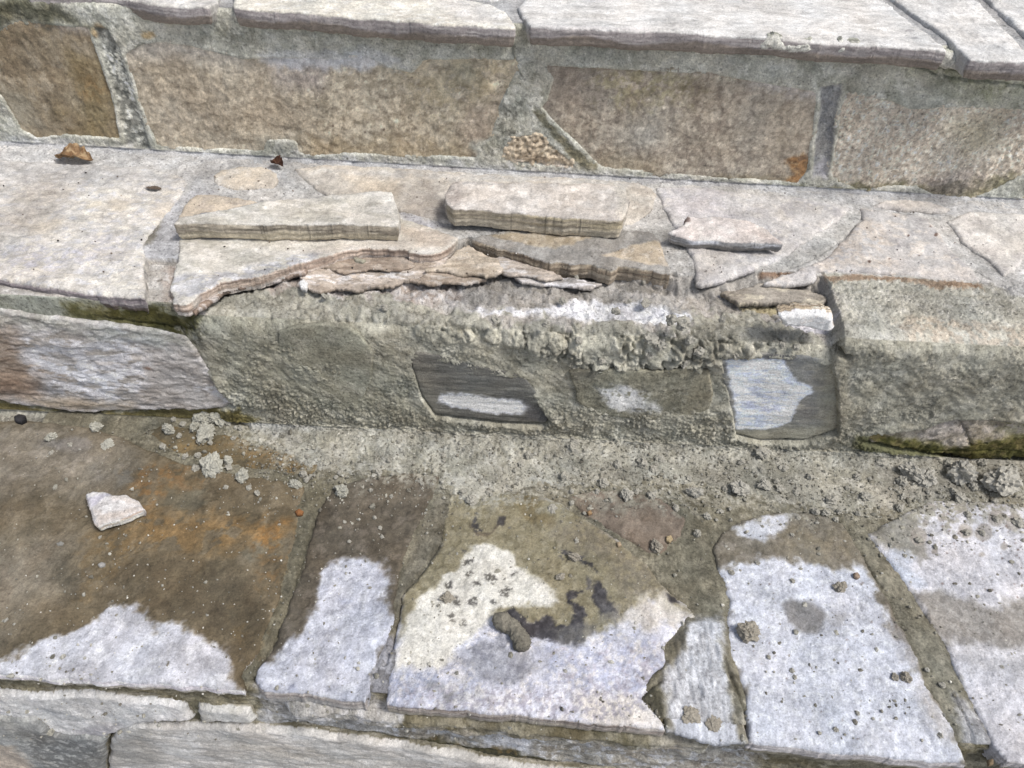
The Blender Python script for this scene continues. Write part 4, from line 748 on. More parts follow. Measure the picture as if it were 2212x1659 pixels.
stone('flagstone', T2, P_T2a, WETB, [
      L([(-120,900),(120,905),(240,940),(320,1000),(250,1080),(120,1060),(-120,1100)], [(142,134,120),(128,120,106),(156,148,136)], .04, .8, .02, 20), L([(-120,1150),(140,1180),(160,1260),(60,1330),(-120,1380)], [(146,138,122),(134,124,108)], .04, .8, .02, 20),
      L([(80,950),(180,948),(194,965),(180,975),(110,968)], (140,134,130), .004, .6, .006), L([(245,1020),(290,1012),(302,1020),(292,1040),(255,1052)], (132,126,114), .003, .7, .005),
      L([(280,1010),(400,1010),(440,1045),(400,1060),(330,1100),(280,1080)], [(158,108,48),(140,100,52),(128,104,66)], .01, .75, .012, 50, patch=.1, pf=60), L([(320,1110),(480,1110),(560,1120),(630,1140),(600,1190),(500,1180),(440,1210),(360,1200),(290,1160),(240,1150)], [(154,112,52),(132,102,56),(166,122,60)], .014, .8, .014, 40, patch=.22, pf=45),
      L([(200,1150),(290,1150),(290,1200),(230,1260),(190,1290),(175,1240)], [(140,106,54),(122,100,62)], .012, .7, .01, patch=.1), L([(560,1130),(625,1130),(600,1190),(550,1190)], [(168,112,42),(150,104,46)], .006, .8, .006, patch=.1), L([(550,1215),(620,1190),(590,1290),(560,1270)], [(150,108,54),(118,100,68)], .008, .7, .008, patch=.0),
      L([(370,1050),(440,1060),(435,1090),(400,1110),(340,1090)], (108,102,82), .006, .7, .008), L([(220,1220),(360,1190),(540,1230),(590,1300),(520,1420),(400,1340),(300,1310),(230,1270)], [(104,90,66),(92,78,56),(112,98,72)], .02, .85, .015, 30), L([(520,1195),(620,1160),(620,1190),(540,1215)], (124,120,102), .006, .6, patch=.1),
      L([(500,1310),(555,1320),(540,1400),(500,1380)], [(92,78,54),(120,94,52)], .008, .6),
      dry([(-120,1440),(0,1425),(60,1400),(110,1378),(170,1360),(205,1330),(240,1312),(285,1312),(305,1325),(350,1352),(415,1360),(450,1385),(490,1402),(508,1440),(516,1482),(526,1498),(526,1520),(-120,1500)], .005, .006),
      L([(200,1150),(235,1125),(240,1230),(195,1290),(190,1250)], (120,104,74), .004, .4)],
      thick=.016, side=((196,192,200),(178,172,180),(210,208,214),(150,142,126)), rough=1.2, f=28, mott=.13, cuts=[([(230,1222),(300,1190),(350,1160)], .0009, .0007), ([(218,1290),(222,1262),(235,1225)], .0009, .0008), ([(405,1180),(470,1145),(540,1115)], .0008, .0007)], **ls)
stone('flagstone', T2, P_T2x, [(120,104,72),(102,90,64),(138,112,66)], [L([(480,950),(640,975),(690,1000),(640,1020),(520,985)], [(160,124,72),(142,110,62)], .008, .7, .01, patch=.1), L([(310,925),(400,925),(380,960)], (96,92,76), .006, .6)], thick=.005, rough=1.3, n0=-.001, **ls)
stone('flagstone', T2, P_T2b, [(102,92,76),(88,79,65),(116,105,90)], [L([(700,1040),(900,1030),(940,1060),(900,1100),(760,1100)], [(118,108,92),(104,94,80)], .015, .6),
      L([(880,1160),(840,1300),(826,1390),(850,1370),(870,1230)], [(110,100,84),(122,106,84)], .006, .7),
      dry([(690,1235),(710,1222),(750,1212),(812,1206),(836,1225),(835,1300),(840,1320),(856,1335),(856,1360),(838,1395),(820,1430),(806,1470),(795,1540),(560,1510),(545,1480),(565,1445),(615,1400),(650,1370),(682,1310),(685,1270)], .005, .005, col=[(199,204,222),(184,189,208),(213,218,233)]),
      L([(735,1290),(760,1290),(760,1305),(735,1302)], (160,170,200), .003, .5), L([(620,1480),(640,1478),(640,1490),(622,1490)], (140,150,190), .003, .5)],
      thick=.024, side=((150,142,138),(128,120,116),(166,160,156),(150,148,146)), rough=1.25, f=45, mott=.12, cuts=[([(690,1440),(740,1400),(800,1395)], .0006, .0005)], **ls)
BLK = [(66,64,70),(52,50,56),(84,82,88)]
stone('flagstone', T2, P_T2c, [(220,222,238),(206,208,226),(234,230,232),(190,194,218)], [
      L([(960,1060),(1120,1060),(1210,1085),(1290,1135),(1400,1222),(1485,1310),(1503,1333),(1440,1320),(1400,1290),(1340,1340),(1290,1370),(1230,1385),(1150,1350),(1080,1330),(1040,1340),(960,1340),(860,1380),(870,1270),(940,1180)], [(148,138,104),(136,126,92),(158,149,118)], .005, .97, .006, 70),
      L([(1180,1130),(1290,1135),(1400,1222),(1440,1270),(1400,1290),(1330,1290),(1320,1210),(1240,1190),(1190,1160)], [(138,128,108),(122,114,96),(150,138,108)], .010, .8, .01), L([(1100,1060),(1160,1068),(1170,1100),(1200,1130),(1150,1135),(1120,1110)], [(126,106,62),(110,94,58)], .006, .7, .006),
      L([(1000,1210),(1020,1180),(1060,1175),(1110,1195),(1120,1225),(1165,1250),(1200,1280),(1205,1300),(1180,1310),(1110,1305),(1060,1325),(1050,1350),(1020,1372),(990,1400),(960,1440),(915,1445),(888,1440),(876,1462),(856,1470),(853,1430),(862,1383),(875,1330),(910,1290),(960,1250)], [(228,225,214),(218,215,204),(236,233,224)], .003, .98, .004, 90),
      L([(1440,1290),(1480,1310),(1500,1333),(1460,1350),(1380,1360),(1330,1340),(1370,1290)], [(222,216,206),(208,200,190)], .006, .8, .008), L([(1440,1284),(1460,1292),(1468,1306),(1445,1302)], BLK, .0015, .9, .002),
      L([(1086,1330),(1110,1312),(1125,1325),(1140,1345),(1165,1340),(1180,1325),(1195,1335),(1200,1350),(1228,1350),(1245,1335),(1262,1345),(1260,1385),(1225,1392),(1195,1388),(1150,1375),(1120,1360),(1090,1345)], BLK, .0015, .97, .003, 150),
      L([(1195,1360),(1260,1350),(1300,1340),(1290,1370),(1240,1392),(1200,1388)], [(116,112,106),(92,90,90)], .004, .7, .005),
      L([(1225,1282),(1240,1276),(1258,1276),(1262,1282),(1240,1290),(1238,1300),(1262,1315),(1265,1325),(1256,1345),(1240,1340),(1238,1318),(1226,1300)], BLK, .0012, .95, .003, 160), L([(1265,1245),(1276,1248),(1274,1275),(1264,1272)], (104,100,100), .001, .8),
      L([(1278,1290),(1285,1256),(1292,1258),(1310,1280),(1325,1310),(1335,1325),(1300,1325),(1285,1305)], BLK, .002, .95, .003, 130), L([(1300,1290),(1340,1320),(1330,1350),(1300,1330)], [(120,118,118),(146,142,138)], .006, .7, .006),
      L([(1200,1185),(1230,1190),(1290,1225),(1290,1240),(1250,1215),(1215,1210),(1205,1200)], BLK, .002, .85, .004, 120, patch=.1, pf=150),
      L([(1018,1130),(1028,1115),(1034,1140),(1045,1145),(1035,1160),(1020,1145)], BLK, .001, .85, .002, patch=.2, pf=200), L([(1078,1118),(1095,1120),(1090,1134),(1072,1138)], BLK, .001, .85, .002), L([(1016,1128),(1016,1140),(1028,1152),(1060,1150),(1080,1130),(1076,1142),(1055,1160),(1028,1158)], (96,84,70), .001, .7, .002),
      L([(1040,1385),(1075,1365),(1095,1400),(1130,1420),(1150,1415),(1160,1450),(1140,1475),(1080,1482),(1035,1470),(1010,1440),(985,1420),(1010,1410)], [(150,151,162),(136,137,150),(172,173,184)], .004, .85, .006, 70),
      L([(1150,1385),(1220,1395),(1240,1420),(1180,1450),(1150,1430)], [(170,172,190),(190,192,206)], .008, .6, .008), L([(838,1450),(870,1450),(950,1450),(960,1500),(900,1510),(838,1520)], [(158,168,200),(180,188,212),(200,202,216)], .004, .75, .005, patch=.1, pf=80),
      L([(915,1475),(960,1475),(955,1495),(925,1497)], [(140,142,146),(158,160,168)], .002, .6, .003), L([(955,1500),(985,1490),(985,1515),(960,1520)], [(150,148,150),(130,128,130)], .002, .7, .003),
      L([(960,1450),(1010,1440),(1010,1480),(1060,1500),(1120,1500),(1120,1540),(990,1530),(960,1490)], [(226,222,218),(212,208,212)], .005, .6, .008, patch=.1), L([(1240,1505),(1380,1495),(1440,1575),(1260,1560)], [(236,226,214),(226,216,206)], .006, .85, .006),
      L([(860,1480),(1240,1490),(1440,1400),(1440,1520),(1300,1560),(860,1530)], [(164,160,178),(180,174,188)], .004, .7, .003, patch=-.08, pf=210), L([(1180,1400),(1430,1380),(1420,1460),(1380,1500),(1200,1480)], [(172,180,212),(186,178,194)], .004, .6, .004, patch=-.02, pf=150)]+
      [L(Ell(x, y, a, b, g), [(104,100,92),(82,80,78)], .0008, .85, .002, 200, patch=.25, pf=350) for x, y, a, b, g in ((1010,1215,14,6,-20),(1060,1250,16,8,20),(1012,1240,10,6,0),(970,1265,9,8,50),(1090,1280,16,9,-30),(1030,1262,9,5,30),(985,1300,12,9,60),(975,1335,8,10,0),(1020,1300,12,10,-30),(1000,1345,9,7,60),(1065,1302,8,5,0),(1110,1240,9,4,-20),(1000,1190,7,4,0),(940,1380,5,4,0),(1090,1250,5,3,0))],
      thick=.020, side=((140,128,120),(112,102,96),(156,148,142),(148,140,126)), rough=.8, terr=1.2, f=60, mott=.10, cuts=[([(878,1440),(888,1415),(893,1440)], .0007, .0006), ([(850,1475),(870,1500),(880,1522)], .0009, .0008)], **ls)
stone('flagstone', T2, P_T2d, [(132,116,100),(120,104,88),(144,128,112)], [L([(1220,1060),(1400,1060),(1440,1090),(1340,1115),(1240,1100)], [(150,144,128),(134,126,110)], .012, .75, .012, 50, patch=.1)], thick=.006, n0=-.0002, label='small brown triangular flagstone', **ls)
stone('flagstone', T2, P_T2e, [(130,122,106),(116,108,92),(144,136,122)], [
      L([(1690,1150),(1820,1140),(1840,1190),(1720,1220)], [(146,134,106),(130,122,104)], .02, .6, .015),
      dry([(1580,1140),(1610,1124),(1700,1106),(1716,1112),(1712,1120),(1690,1135),(1668,1160),(1650,1170),(1620,1160),(1590,1150)], .005, .005, col=[(214,219,232),(202,207,222)]),
      dry([(1550,1235),(1600,1215),(1660,1205),(1700,1205),(1760,1220),(1830,1232),(1860,1225),(1870,1240),(1900,1300),(1925,1345),(1925,1370),(1960,1400),(1990,1460),(2030,1530),(2075,1620),(2090,1680),(1620,1640),(1596,1470),(1568,1410),(1566,1330),(1570,1290)], .006, .006, col=[(209,215,232),(195,201,219),(223,229,242)]),
      L([(1690,1310),(1710,1296),(1750,1298),(1778,1318),(1780,1345),(1765,1372),(1735,1370),(1705,1345)], [(136,134,134),(122,120,118)], .0035, .9, .003), L(Ell(1805,1342,24,18), [(150,148,150),(176,176,182)], .006, .55, .006, patch=.1),
      L([(1935,1340),(1975,1400),(1990,1450),(1950,1430),(1930,1380)], (166,164,170), .006, .6), L([(1980,1470),(2020,1510),(2060,1600),(2030,1600),(1990,1530)], [(204,194,184),(196,192,192)], .008, .6)]+
      [L(Ell(rnd.uniform(1620,1980), rnd.uniform(1240,1600), rnd.uniform(1, 2.4)), (128,108,100), .0005, .7, .0006) for _ in range(40)],
      thick=.022, side=((160,156,158),(140,136,138),(176,172,174),(110,104,84)), rough=.9, f=60, **ls)
stone('flagstone', T2, P_T2f, [(216,216,226),(202,202,212),(228,227,235)], [
      L([(1870,1145),(1960,1110),(1990,1120),(1975,1140),(1990,1165),(2000,1200),(1960,1205),(1910,1180)], [(148,144,132),(134,130,118)], .004, .9, .005), L([(1975,1200),(2010,1165),(2000,1200),(1985,1225)], (150,146,140), .003, .7, .004),
      L([(1905,1200),(1960,1190),(1975,1210),(1970,1230),(2000,1250),(1980,1275),(1940,1260),(1915,1225)], [(192,202,222),(204,210,226)], .004, .7, .006),
      L([(1960,1270),(2000,1275),(2060,1285),(2110,1310),(2150,1310),(2212,1290),(2400,1270),(2400,1430),(2212,1410),(2150,1400),(2080,1380),(2030,1385),(1990,1320)], [(150,145,138),(138,133,126),(164,160,154)], .005, .9, .007, 60),
      L([(2040,1390),(2120,1400),(2212,1420),(2400,1440),(2400,1500),(2100,1440)], [(190,186,186),(210,206,206)], .015, .6, .012), L([(2060,1480),(2075,1470),(2085,1500),(2070,1500)], (140,130,100), .004, .7)]+
      [L(Ell(x, y, r*1.6), (168,158,148), .0012, .75, .001) for x, y, r in ((2010,1097,8),(2075,1095,9),(2035,1118,6),(2085,1148,10),(2125,1150,12),(2150,1120,11),(2000,1130,5),(2020,1190,5),(1985,1160,12),(2190,1130,12),(2120,1200,4),(2170,1180,5))]+
      [L(Ell(rnd.uniform(2010,2212), rnd.uniform(1110,1290), rnd.uniform(1, 2.6)), (120,96,86), .0005, .8, .0006) for _ in range(50)],
      thick=.022, side=((160,156,158),(140,136,138),(176,172,174),(110,104,84)), rough=.9, f=60, cuts=[([(1950,1145),(1975,1165),(1980,1190),(1972,1210)], .0007, .0007)], **ls)
stone('brushed_mortar', T2, [(1446,1452),(1452,1410),(1472,1364),(1500,1342),(1556,1338),(1566,1375),(1570,1420),(1580,1480),(1600,1530),(1616,1600),(1560,1606),(1500,1590),(1440,1576),(1430,1520),(1426,1475)], [(204,210,224),(186,192,206),(220,226,238)], [
      L([(1440,1352),(1480,1350),(1475,1400),(1450,1440),(1440,1400)], [(134,128,108),(150,144,122)], .003, .9), L([(1420,1470),(1440,1480),(1446,1540),(1450,1580),(1425,1560)], [(126,122,102),(110,106,86)], .003, .9),
      L([(1560,1430),(1580,1450),(1600,1500),(1622,1560),(1622,1600),(1592,1600),(1578,1530)], [(134,128,106),(114,108,88),(178,170,148)], .003, .9, .004), L([(1480,1480),(1540,1470),(1540,1560),(1480,1560)], (176,180,192), .012, .4, patch=0.)],
      parent=lower, thick=.006, n0=.0002, rag=.0012, rnd_edge=.0012, rough=1.0, flow=(2.6,.5), cell=.00115, label='pale blue grey brushed mortar joint')
r3 = dict(parent=lower, thick=.02, rough=1.6, side=((120,114,96),(96,90,70),(140,134,120)), rnd_edge=.004)
stone('riser_stone', R3, P_R3a, [(176,176,176),(162,162,163),(187,186,187)], [L([(160,1575),(260,1560),(240,1600),(180,1595)], (135,133,140), .006, .7)], n0=.006, **r3)
stone('riser_stone', R3, P_R3b, [(171,170,167),(154,153,147)], [], n0=.006, **r3)
stone('riser_stone', R3, P_R3c, [(135,136,135),(118,120,118),(149,150,147)], [L([(60,1580),(110,1560),(230,1610),(230,1700),(130,1700),(60,1620)], [(93,95,95),(88,90,90)], .01, .8, .008, patch=.2), L([(-80,1600),(30,1610),(90,1680),(60,1720),(-80,1720)], [(171,154,136),(158,142,126)], .008, .8)], n0=.010, **r3)
stone('riser_stone', R3, P_R3d, [(165,162,158),(151,148,144),(176,174,172)], [L([(236,1600),(320,1575),(360,1650),(240,1660)], (135,133,129), .01, .7), L([(500,1590),(900,1640),(900,1680),(500,1650)], [(158,153,144),(171,169,165)], .015, .5)], n0=.008, flow=(.6,1.6), **r3)
for p_ in (P_R3e, P_R3f): stone('riser_stone', R3, p_, [(166,163,158),(150,147,142)], [], n0=.008, cell=.003, **r3)
for r_ in (upper, middle, lower): adopt(r_)
#@@MORE@@
# ---- plain ends of the steps beyond the photographed part
for root, pf, sg in ((upper, prof_up, [T0, R1, T1]), (middle, prof_mid, [T1, T1, T1, R2, T2]), (lower, prof_low, [T2, R3])):
    for a_, b_ in ((-1.7, -.61), (.595, 1.7)):
        if root is upper: a_, b_ = (a_, -.699) if a_ < 0 else (.655, b_)
        if root is lower: a_, b_ = (a_, -.499) if a_ < 0 else (.515, b_)
        sheet('step_end', root, (a_, b_), pf, sg, .006, [], {0: GREY, 1: [(150,148,136),(134,132,120)], 2: GREY, 3: FR_R, 4: [(150,146,134),(136,132,120)]} if root is not lower else {0: [(150,146,134),(136,132,120)], 1: [(110,104,86)]}, [],
              lambda si, S, u, v, sd: (-.0015+.0015*fbm(u, v, 30, 3, 4), 0.0), M_MORT, cell=.006)
for r_ in (upper, middle, lower): adopt(r_)
def flat(name, x0, x1, y0, y1, z, cols, label=None):
    c_ = .02; X, Y = np.meshgrid(np.arange(x0, x1, c_), np.arange(y0, y1, c_), indexing='ij'); u, v = X.ravel(), Y.ravel()
    Z = z+.002*fbm(u, v, 8, 3, 3); c, wt = tint(T2, u, v, cols, [], 99, 0, 8)
    idx = np.arange(X.size).reshape(X.shape); q = np.stack([idx[:-1, :-1], idx[1:, :-1], idx[1:, 1:], idx[:-1, 1:]], -1).reshape(-1, 4)
    return tag(mesh_obj(name, np.stack([u, v, Z], -1), q, albedo(c, GAIN_T), wt, M_PLAIN), kind='structure')
flat('ground', -3, 3, -3, .1, -HB-.004, GREY)
flat('path', -1.7, 1.7, .84, 3.5, 2*H-.008, CREAM)

# ---- loose things
def recentre(o):
    me = o.data; n = len(me.vertices); co = np.empty(n*3, np.float32); me.vertices.foreach_get('co', co); co = co.reshape(-1, 3)
    c = np.array([co[:, 0].mean(), co[:, 1].mean(), co[:, 2].min()]); me.vertices.foreach_set('co', (co-c).ravel()); o.location = c; me.update()
    return o
def loose(name, label, cat, group, surf, poly, cols, layers=(), **k):
    return tag(recentre(stone(name, surf, poly, cols, layers, None, **k)), label, cat, group)
LSD = ((138,128,112),(118,109,95),(162,152,134),(182,170,144))  # long slab's sides coloured darker to stand for the weaker light on its front
loose('loose_slab', 'long loose stone slab tapering to the left, lying on the middle step', 'stone slab', 'loose stone pieces laid on the steps', T1,
      [(378,481),(547,485),(714,485),(800,486),(859,488),(862,470),(860,455),(852,430),(847,417),(823,415),(750,419),(677,425),(610,432),(547,441),(470,455),(384,471)], [(216,210,198),(200,194,180),(228,222,212)],
      [L([(383,470),(470,452),(547,439),(610,430),(677,423),(750,417),(830,412)], [(150,150,154),(130,130,136)], .0015, .9, .002, 80, line=.0022), L([(500,446),(580,436),(680,423)], (232,232,236), .001, .7, .002, 80, line=.0012, patch=.0),
       L([(820,412),(860,415),(866,490),(840,490)], (232,228,220), .004, .6)],
      n0=.020, thick=.019, rag=.0011, rough=1.4, flow=(.7,1.3), side=LSD, mott=.12, rnd_edge=.0004, bevel=.0004)
loose('loose_slab', 'thick loose stone slab with broken ochre edge, lying right of the long tapering one', 'stone slab', 'loose stone pieces laid on the steps', T1,
      [(977,450),(1094,458),(1225,470),(1339,474),(1352,462),(1359,430),(1350,403),(1270,398),(1120,394),(985,391),(970,400),(962,420),(966,437)], [(220,210,200),(206,196,186),(230,222,214)],
      [L([(962,391),(990,391),(1000,440),(965,445)], [(190,176,168),(206,196,188)], .004, .6), L([(1000,394),(1100,398),(1060,400),(1000,400)], (170,168,168), .001, .6, .003), L([(1330,400),(1360,410),(1358,470),(1335,474)], (224,216,200), .004, .6)],
      n0=.024, thick=.022, rag=.0012, rough=1.4, side=((132,122,106),(176,162,130),(160,148,124),(176,166,146)), mott=.12, rnd_edge=.0004, bevel=.0005)
loose('stone_shard', 'thin pinkish stone shard with pointed ends, lying right of the thick loose slab', 'stone shard', 'loose stone pieces laid on the steps', T1,
      [(1447,502),(1462,495),(1477,485),(1483,469),(1500,468),(1547,469),(1590,473),(1620,478),(1660,496),(1693,526),(1660,524),(1600,522),(1563,519),(1500,514),(1459,508)], [(224,212,206),(210,198,192),(234,226,220)],
      [L([(1620,478),(1693,526),(1660,524),(1610,495)], (212,196,188), .004, .6), L([(1480,466),(1487,466),(1488,482),(1474,486)], (112,88,80), .001, .8)], n0=.014, thick=.012, rag=.0012, rnd_edge=.0004, bevel=.0003, rough=1.6, side=((140,140,142),(112,112,114),(186,188,196),(120,116,112)), mott=.12)
loose('stone_shard', 'small four cornered white and brown stone shard lying on the wet brown flagstone', 'stone shard', 'loose stone pieces laid on the steps', T2,
      [(184,1068),(200,1060),(229,1062),(240,1068),(273,1070),(296,1080),(312,1096),(260,1116),(211,1136),(204,1128),(194,1098)], [(226,222,222),(212,208,208),(236,234,234)],
      [L([(188,1078),(235,1062),(240,1070),(196,1094)], [(176,172,190),(190,188,204)], .0015, .8, .002), L([(236,1066),(273,1068),(296,1084),(290,1088),(262,1078),(240,1078)], (204,192,184), .002, .7), L([(200,1100),(230,1110),(290,1094),(310,1094),(212,1136)], [(192,172,156),(210,196,186)], .003, .5, .003)],
      n0=.014, thick=.012, cell=.0009, rag=.0009, rough=1.2, side=((206,198,184),(168,140,120),(222,216,206),(212,206,190)), mott=.1, rnd_edge=.001)
chips = [
 ('stone_chip', 'white stone chip standing at the foot of the broken slab edge', T1, [(645,607),(655,603),(664,608),(661,622),(650,618)], [(236,236,234)], .0, -.008),
 ('stone_chip', 'pale green grey sliver lying on the splintered brown slate', T1, [(762,552),(775,556),(790,561),(784,566),(768,562)], [(176,172,150)], .0, -.008),
 ('stone_chip', 'rusty orange chip in the wet joint between two brown flagstones', T2, [(637,1103),(646,1098),(655,1103),(652,1110),(642,1111)], [(168,98,40),(130,74,34)], 0, .003),
 ('stone_chip', 'golden tan chip on the small brown triangular flagstone', T2, [(1441,1156),(1450,1154),(1453,1162),(1447,1169),(1440,1164)], [(196,168,116)], 0, .004),
 ('stone_chip', 'tiny orange chip lying just below the mortar skirt', T2, [(1269,1104),(1276,1101),(1279,1107),(1272,1109)], [(184,136,82)], 0, .004),
 ('stone_chip', 'tan chip above the black stained patch of the centre flagstone', T2, [(1333,1170),(1340,1169),(1343,1175),(1336,1177)], [(190,160,120)], 0, .004),
 ('stone_chip', 'rounded brown chip at the upper edge of a white patched flagstone', T2, [(1845,1237),(1852,1236),(1858,1244),(1854,1247),(1847,1244)], [(168,140,116)], 0, .004),
 ('stone_chip', 'brown chip in the bottom right joint at the step edge', T2, [(2136,1640),(2145,1638),(2146,1648),(2138,1652)], [(130,108,76)], 0, .004),
 ('stone_chip', 'black pebble near the left edge below the riser', T2, [(31,900),(40,894),(53,896),(54,904),(44,909),(33,907)], [(36,34,38),(56,54,58)], 0, .006),
 ('stone_chip', 'flat grey chip lying left of centre on the brown wet flagstone', T2, [(210,1218),(218,1213),(225,1214),(224,1220),(214,1223)], [(170,168,164)], 0, .003),
 ('stone_chip', 'grey fly sized chip on the left part of the wet flagstone', T2, [(121,1172),(130,1168),(137,1171),(134,1176),(124,1177)], [(150,148,140)], 0, .003)]
for nm, lb, sf, pl, cl, _, n_ in chips:
    loose(nm, lb, 'stone chip', 'small stone chips lying about', sf, pl, cl, n0=n_, thick=max(.003, n_+.001 if sf is T2 else .006), cell=.0006, rag=.0003, rough=.5, rnd_edge=.0006, bevel=.0003)

from mathutils import noise as mn
M_CRUMB = M_LUMP
def crumb_mesh(seed, sub=3, lob=.34, fine=.13, tone=(172,168,155)):
    b = bmesh.new(); bmesh.ops.create_icosphere(b, subdivisions=sub, radius=1)
    o_ = Vector((seed*3.1, seed*1.7, -seed)); r_ = random.Random(seed)
    ax = (r_.uniform(.85, 1.2), r_.uniform(.7, 1.0), r_.uniform(.7, .95))
    for vt in b.verts:
        p = vt.co.copy()
        d = 1+lob*mn.noise(p*1.3+o_)*1.7+lob*1.1*mn.noise(p*2.9+o_)+fine*2.0*(abs(mn.noise(p*5.5+o_))-.2)+fine*1.5*mn.noise(p*11+o_)
        d = max(d, .35)
        vt.co = Vector((p.x*d*ax[0], p.y*d*ax[1], p.z*d*ax[2]))
    me = bpy.data.meshes.new('mortar_crumb'); b.to_mesh(me); b.free()
    n = len(me.vertices); co = np.empty(n*3, np.float32); me.vertices.foreach_get('co', co); co = co.reshape(-1, 3)
    t = np.array(tone, float)[None, :]*(1+.10*fbm(co[:, 0]+seed, co[:, 1]+co[:, 2], 2.2, seed, 4))[:, None]
    a = me.attributes.new('tint', 'FLOAT_COLOR', 'POINT'); a.data.foreach_set('color', np.concatenate([albedo(t, GAIN_T), np.ones((n, 1))], 1).astype(np.float32).ravel())
    me.polygons.foreach_set('use_smooth', np.full(len(me.polygons), False)); me.materials.append(M_CRUMB); return me
crumbs_lib = [crumb_mesh(k+1, 3) for k in range(9)]
def ground_z(x, y): return max(0.0, float(apron(np.array([x]), np.array([y]))[0]))
def place(px, py, rpx, mesh=None, sink=.30, sq=1.0, rot=None, surf=T2, n=0.0):
    q = surf.uv([(px, py+rpx*.35)], n)[0]; z = surf.z+n+(ground_z(q[0], q[1]) if surf is T2 else 0)
    r_ = rpx*((np.array([q[0], q[1], z])-CAM)@FW)/F_PX
    o = bpy.data.objects.new('mortar_crumb', mesh or rnd.choice(crumbs_lib)); C.objects.link(o)
    o.location = (q[0], q[1], z+r_*(.62-sink)); o.scale = (r_, r_*sq, r_); o.rotation_euler = (rnd.uniform(-.4, .4), rnd.uniform(-.4, .4), rnd.uniform(0, 6.28) if rot is None else rot)
    return o
def where(x, y, r_):
    sz = 'tiny' if r_ < 4.5 else 'small' if r_ < 9 else 'medium sized'
    if x < 560 and y < 980: return sz+' mortar crumb in the heap area at the riser foot on the left'
    if x < 560: return sz+' mortar crumb on the large ochre stained flagstone'
    if x < 960 and y < 1010: return sz+' mortar crumb on the left part of the mortar skirt'
    if x < 960: return sz+' mortar crumb on the narrow dark brown flagstone'
    if y < 1010: return sz+(' mortar crumb at the riser foot below the smeared stones' if x < 1550 else ' mortar crumb at the riser foot below the pale blue patch' if x < 1850 else ' mortar crumb around the big clods by the mossy rock')
    if y < 1110: return sz+(' mortar crumb where the skirt meets the centre flagstone' if x < 1225 else ' mortar crumb above the small brown triangular flagstone' if x < 1480 else ' mortar crumb on the green tinged joint right of the brown triangle' if x < 1820 else ' mortar crumb just above the spotted white flagstone at the right')
    return sz+(' mortar crumb on the centre flagstone' if x < 1480 else ' mortar crumb on the white flagstone with the round wet spot' if x < 1860 else ' mortar crumb on the spotted white flagstone at the right' if y < 1300 else ' mortar crumb by the right hand joint')
BIG = [(209,922,13,'round mortar lump standing alone left of the crumb heap'),(365,927,14,'mortar lump left of the crumb heap at the riser foot'),(440,902,20,'tall crumbly mortar lump at the back of the heap by the riser'),
 (474,902,19,'crumbly mortar lump at the right end of the heap by the riser'),(447,935,18,'front mortar lump of the heap below the riser'),(420,922,12,'left hand mortar lump within the heap by the riser'),(460,1005,24,'large pale oval mortar lump below the heap'),
 (493,994,11,'small mortar lump touching the right side of the large oval one'),(524,1028,15,'mortar lump below and right of the large oval one'),(235,958,14,'flattish mortar lump on the ochre stained stone'),(112,943,11,'rough mortar lump near the left edge'),
 (638,1045,12,'mortar lump beside the joint where the mortar skirt begins'),(738,1060,15,'lone mortar lump on the dark narrow flagstone'),(1612,1362,25,'big mortar lump on the white dry patch beside the pale joint'),(1493,1540,23,'big flat mortar lump on the pale brushed joint'),
 (1540,1557,17,'smaller flat mortar lump on the pale brushed joint'),(965,1290,13,'mortar lump on the cream patch of the centre flagstone'),(1417,1180,16,'mortar lump on the small brown triangular flagstone'),(1211,1245,11,'mortar lump beside the cream patch on olive stone'),
 (1240,1203,12,'mortar lump on the black stain of the centre flagstone'),(1813,1268,13,'knobbly mortar lump above the round wet spot'),(1955,1462,13,'mortar lump beside the right hand joint'),(1932,1462,9,'shell like mortar piece left of the joint lump'),
 (2073,1022,33,'big rough mortar clod under the mossy riser foot'),(2159,1036,37,'largest mortar clod near the right edge'),(1966,1020,24,'left half of the long mortar clod below the mossy rock'),(1998,1034,20,'right half of the long mortar clod below the mossy rock'),
 (1352,1067,15,'mortar lump at the lower edge of the grey mortar skirt'),(1501,1062,14,'mortar lump on the green tinged joint right of the brown triangle'),(1597,1054,18,'rough mortar lump on the right part of the skirt'),(1649,1048,14,'twin lump right of the rough one on the skirt')]
for k, (x, y, r_, lb) in enumerate(BIG):
    r_ = r_*.92
    o = place(x, y, r_, crumb_mesh(100+k, 4 if r_ > 11 else 3, .28 if r_ < 20 else .24, .16, (176,174,160) if x < 760 and y < 1100 else (178,174,162) if y < 1110 else (158,150,134)), sink=.16, sq=1.0)
    if 'flat' in lb: o.scale = (o.scale[0], o.scale[1]*1.1, o.scale[2]*.45); o.location.z -= o.scale[0]*.15
    o.name = 'mortar_lump'; tag(o, lb, 'mortar lump', 'larger mortar lumps on the lower tread')
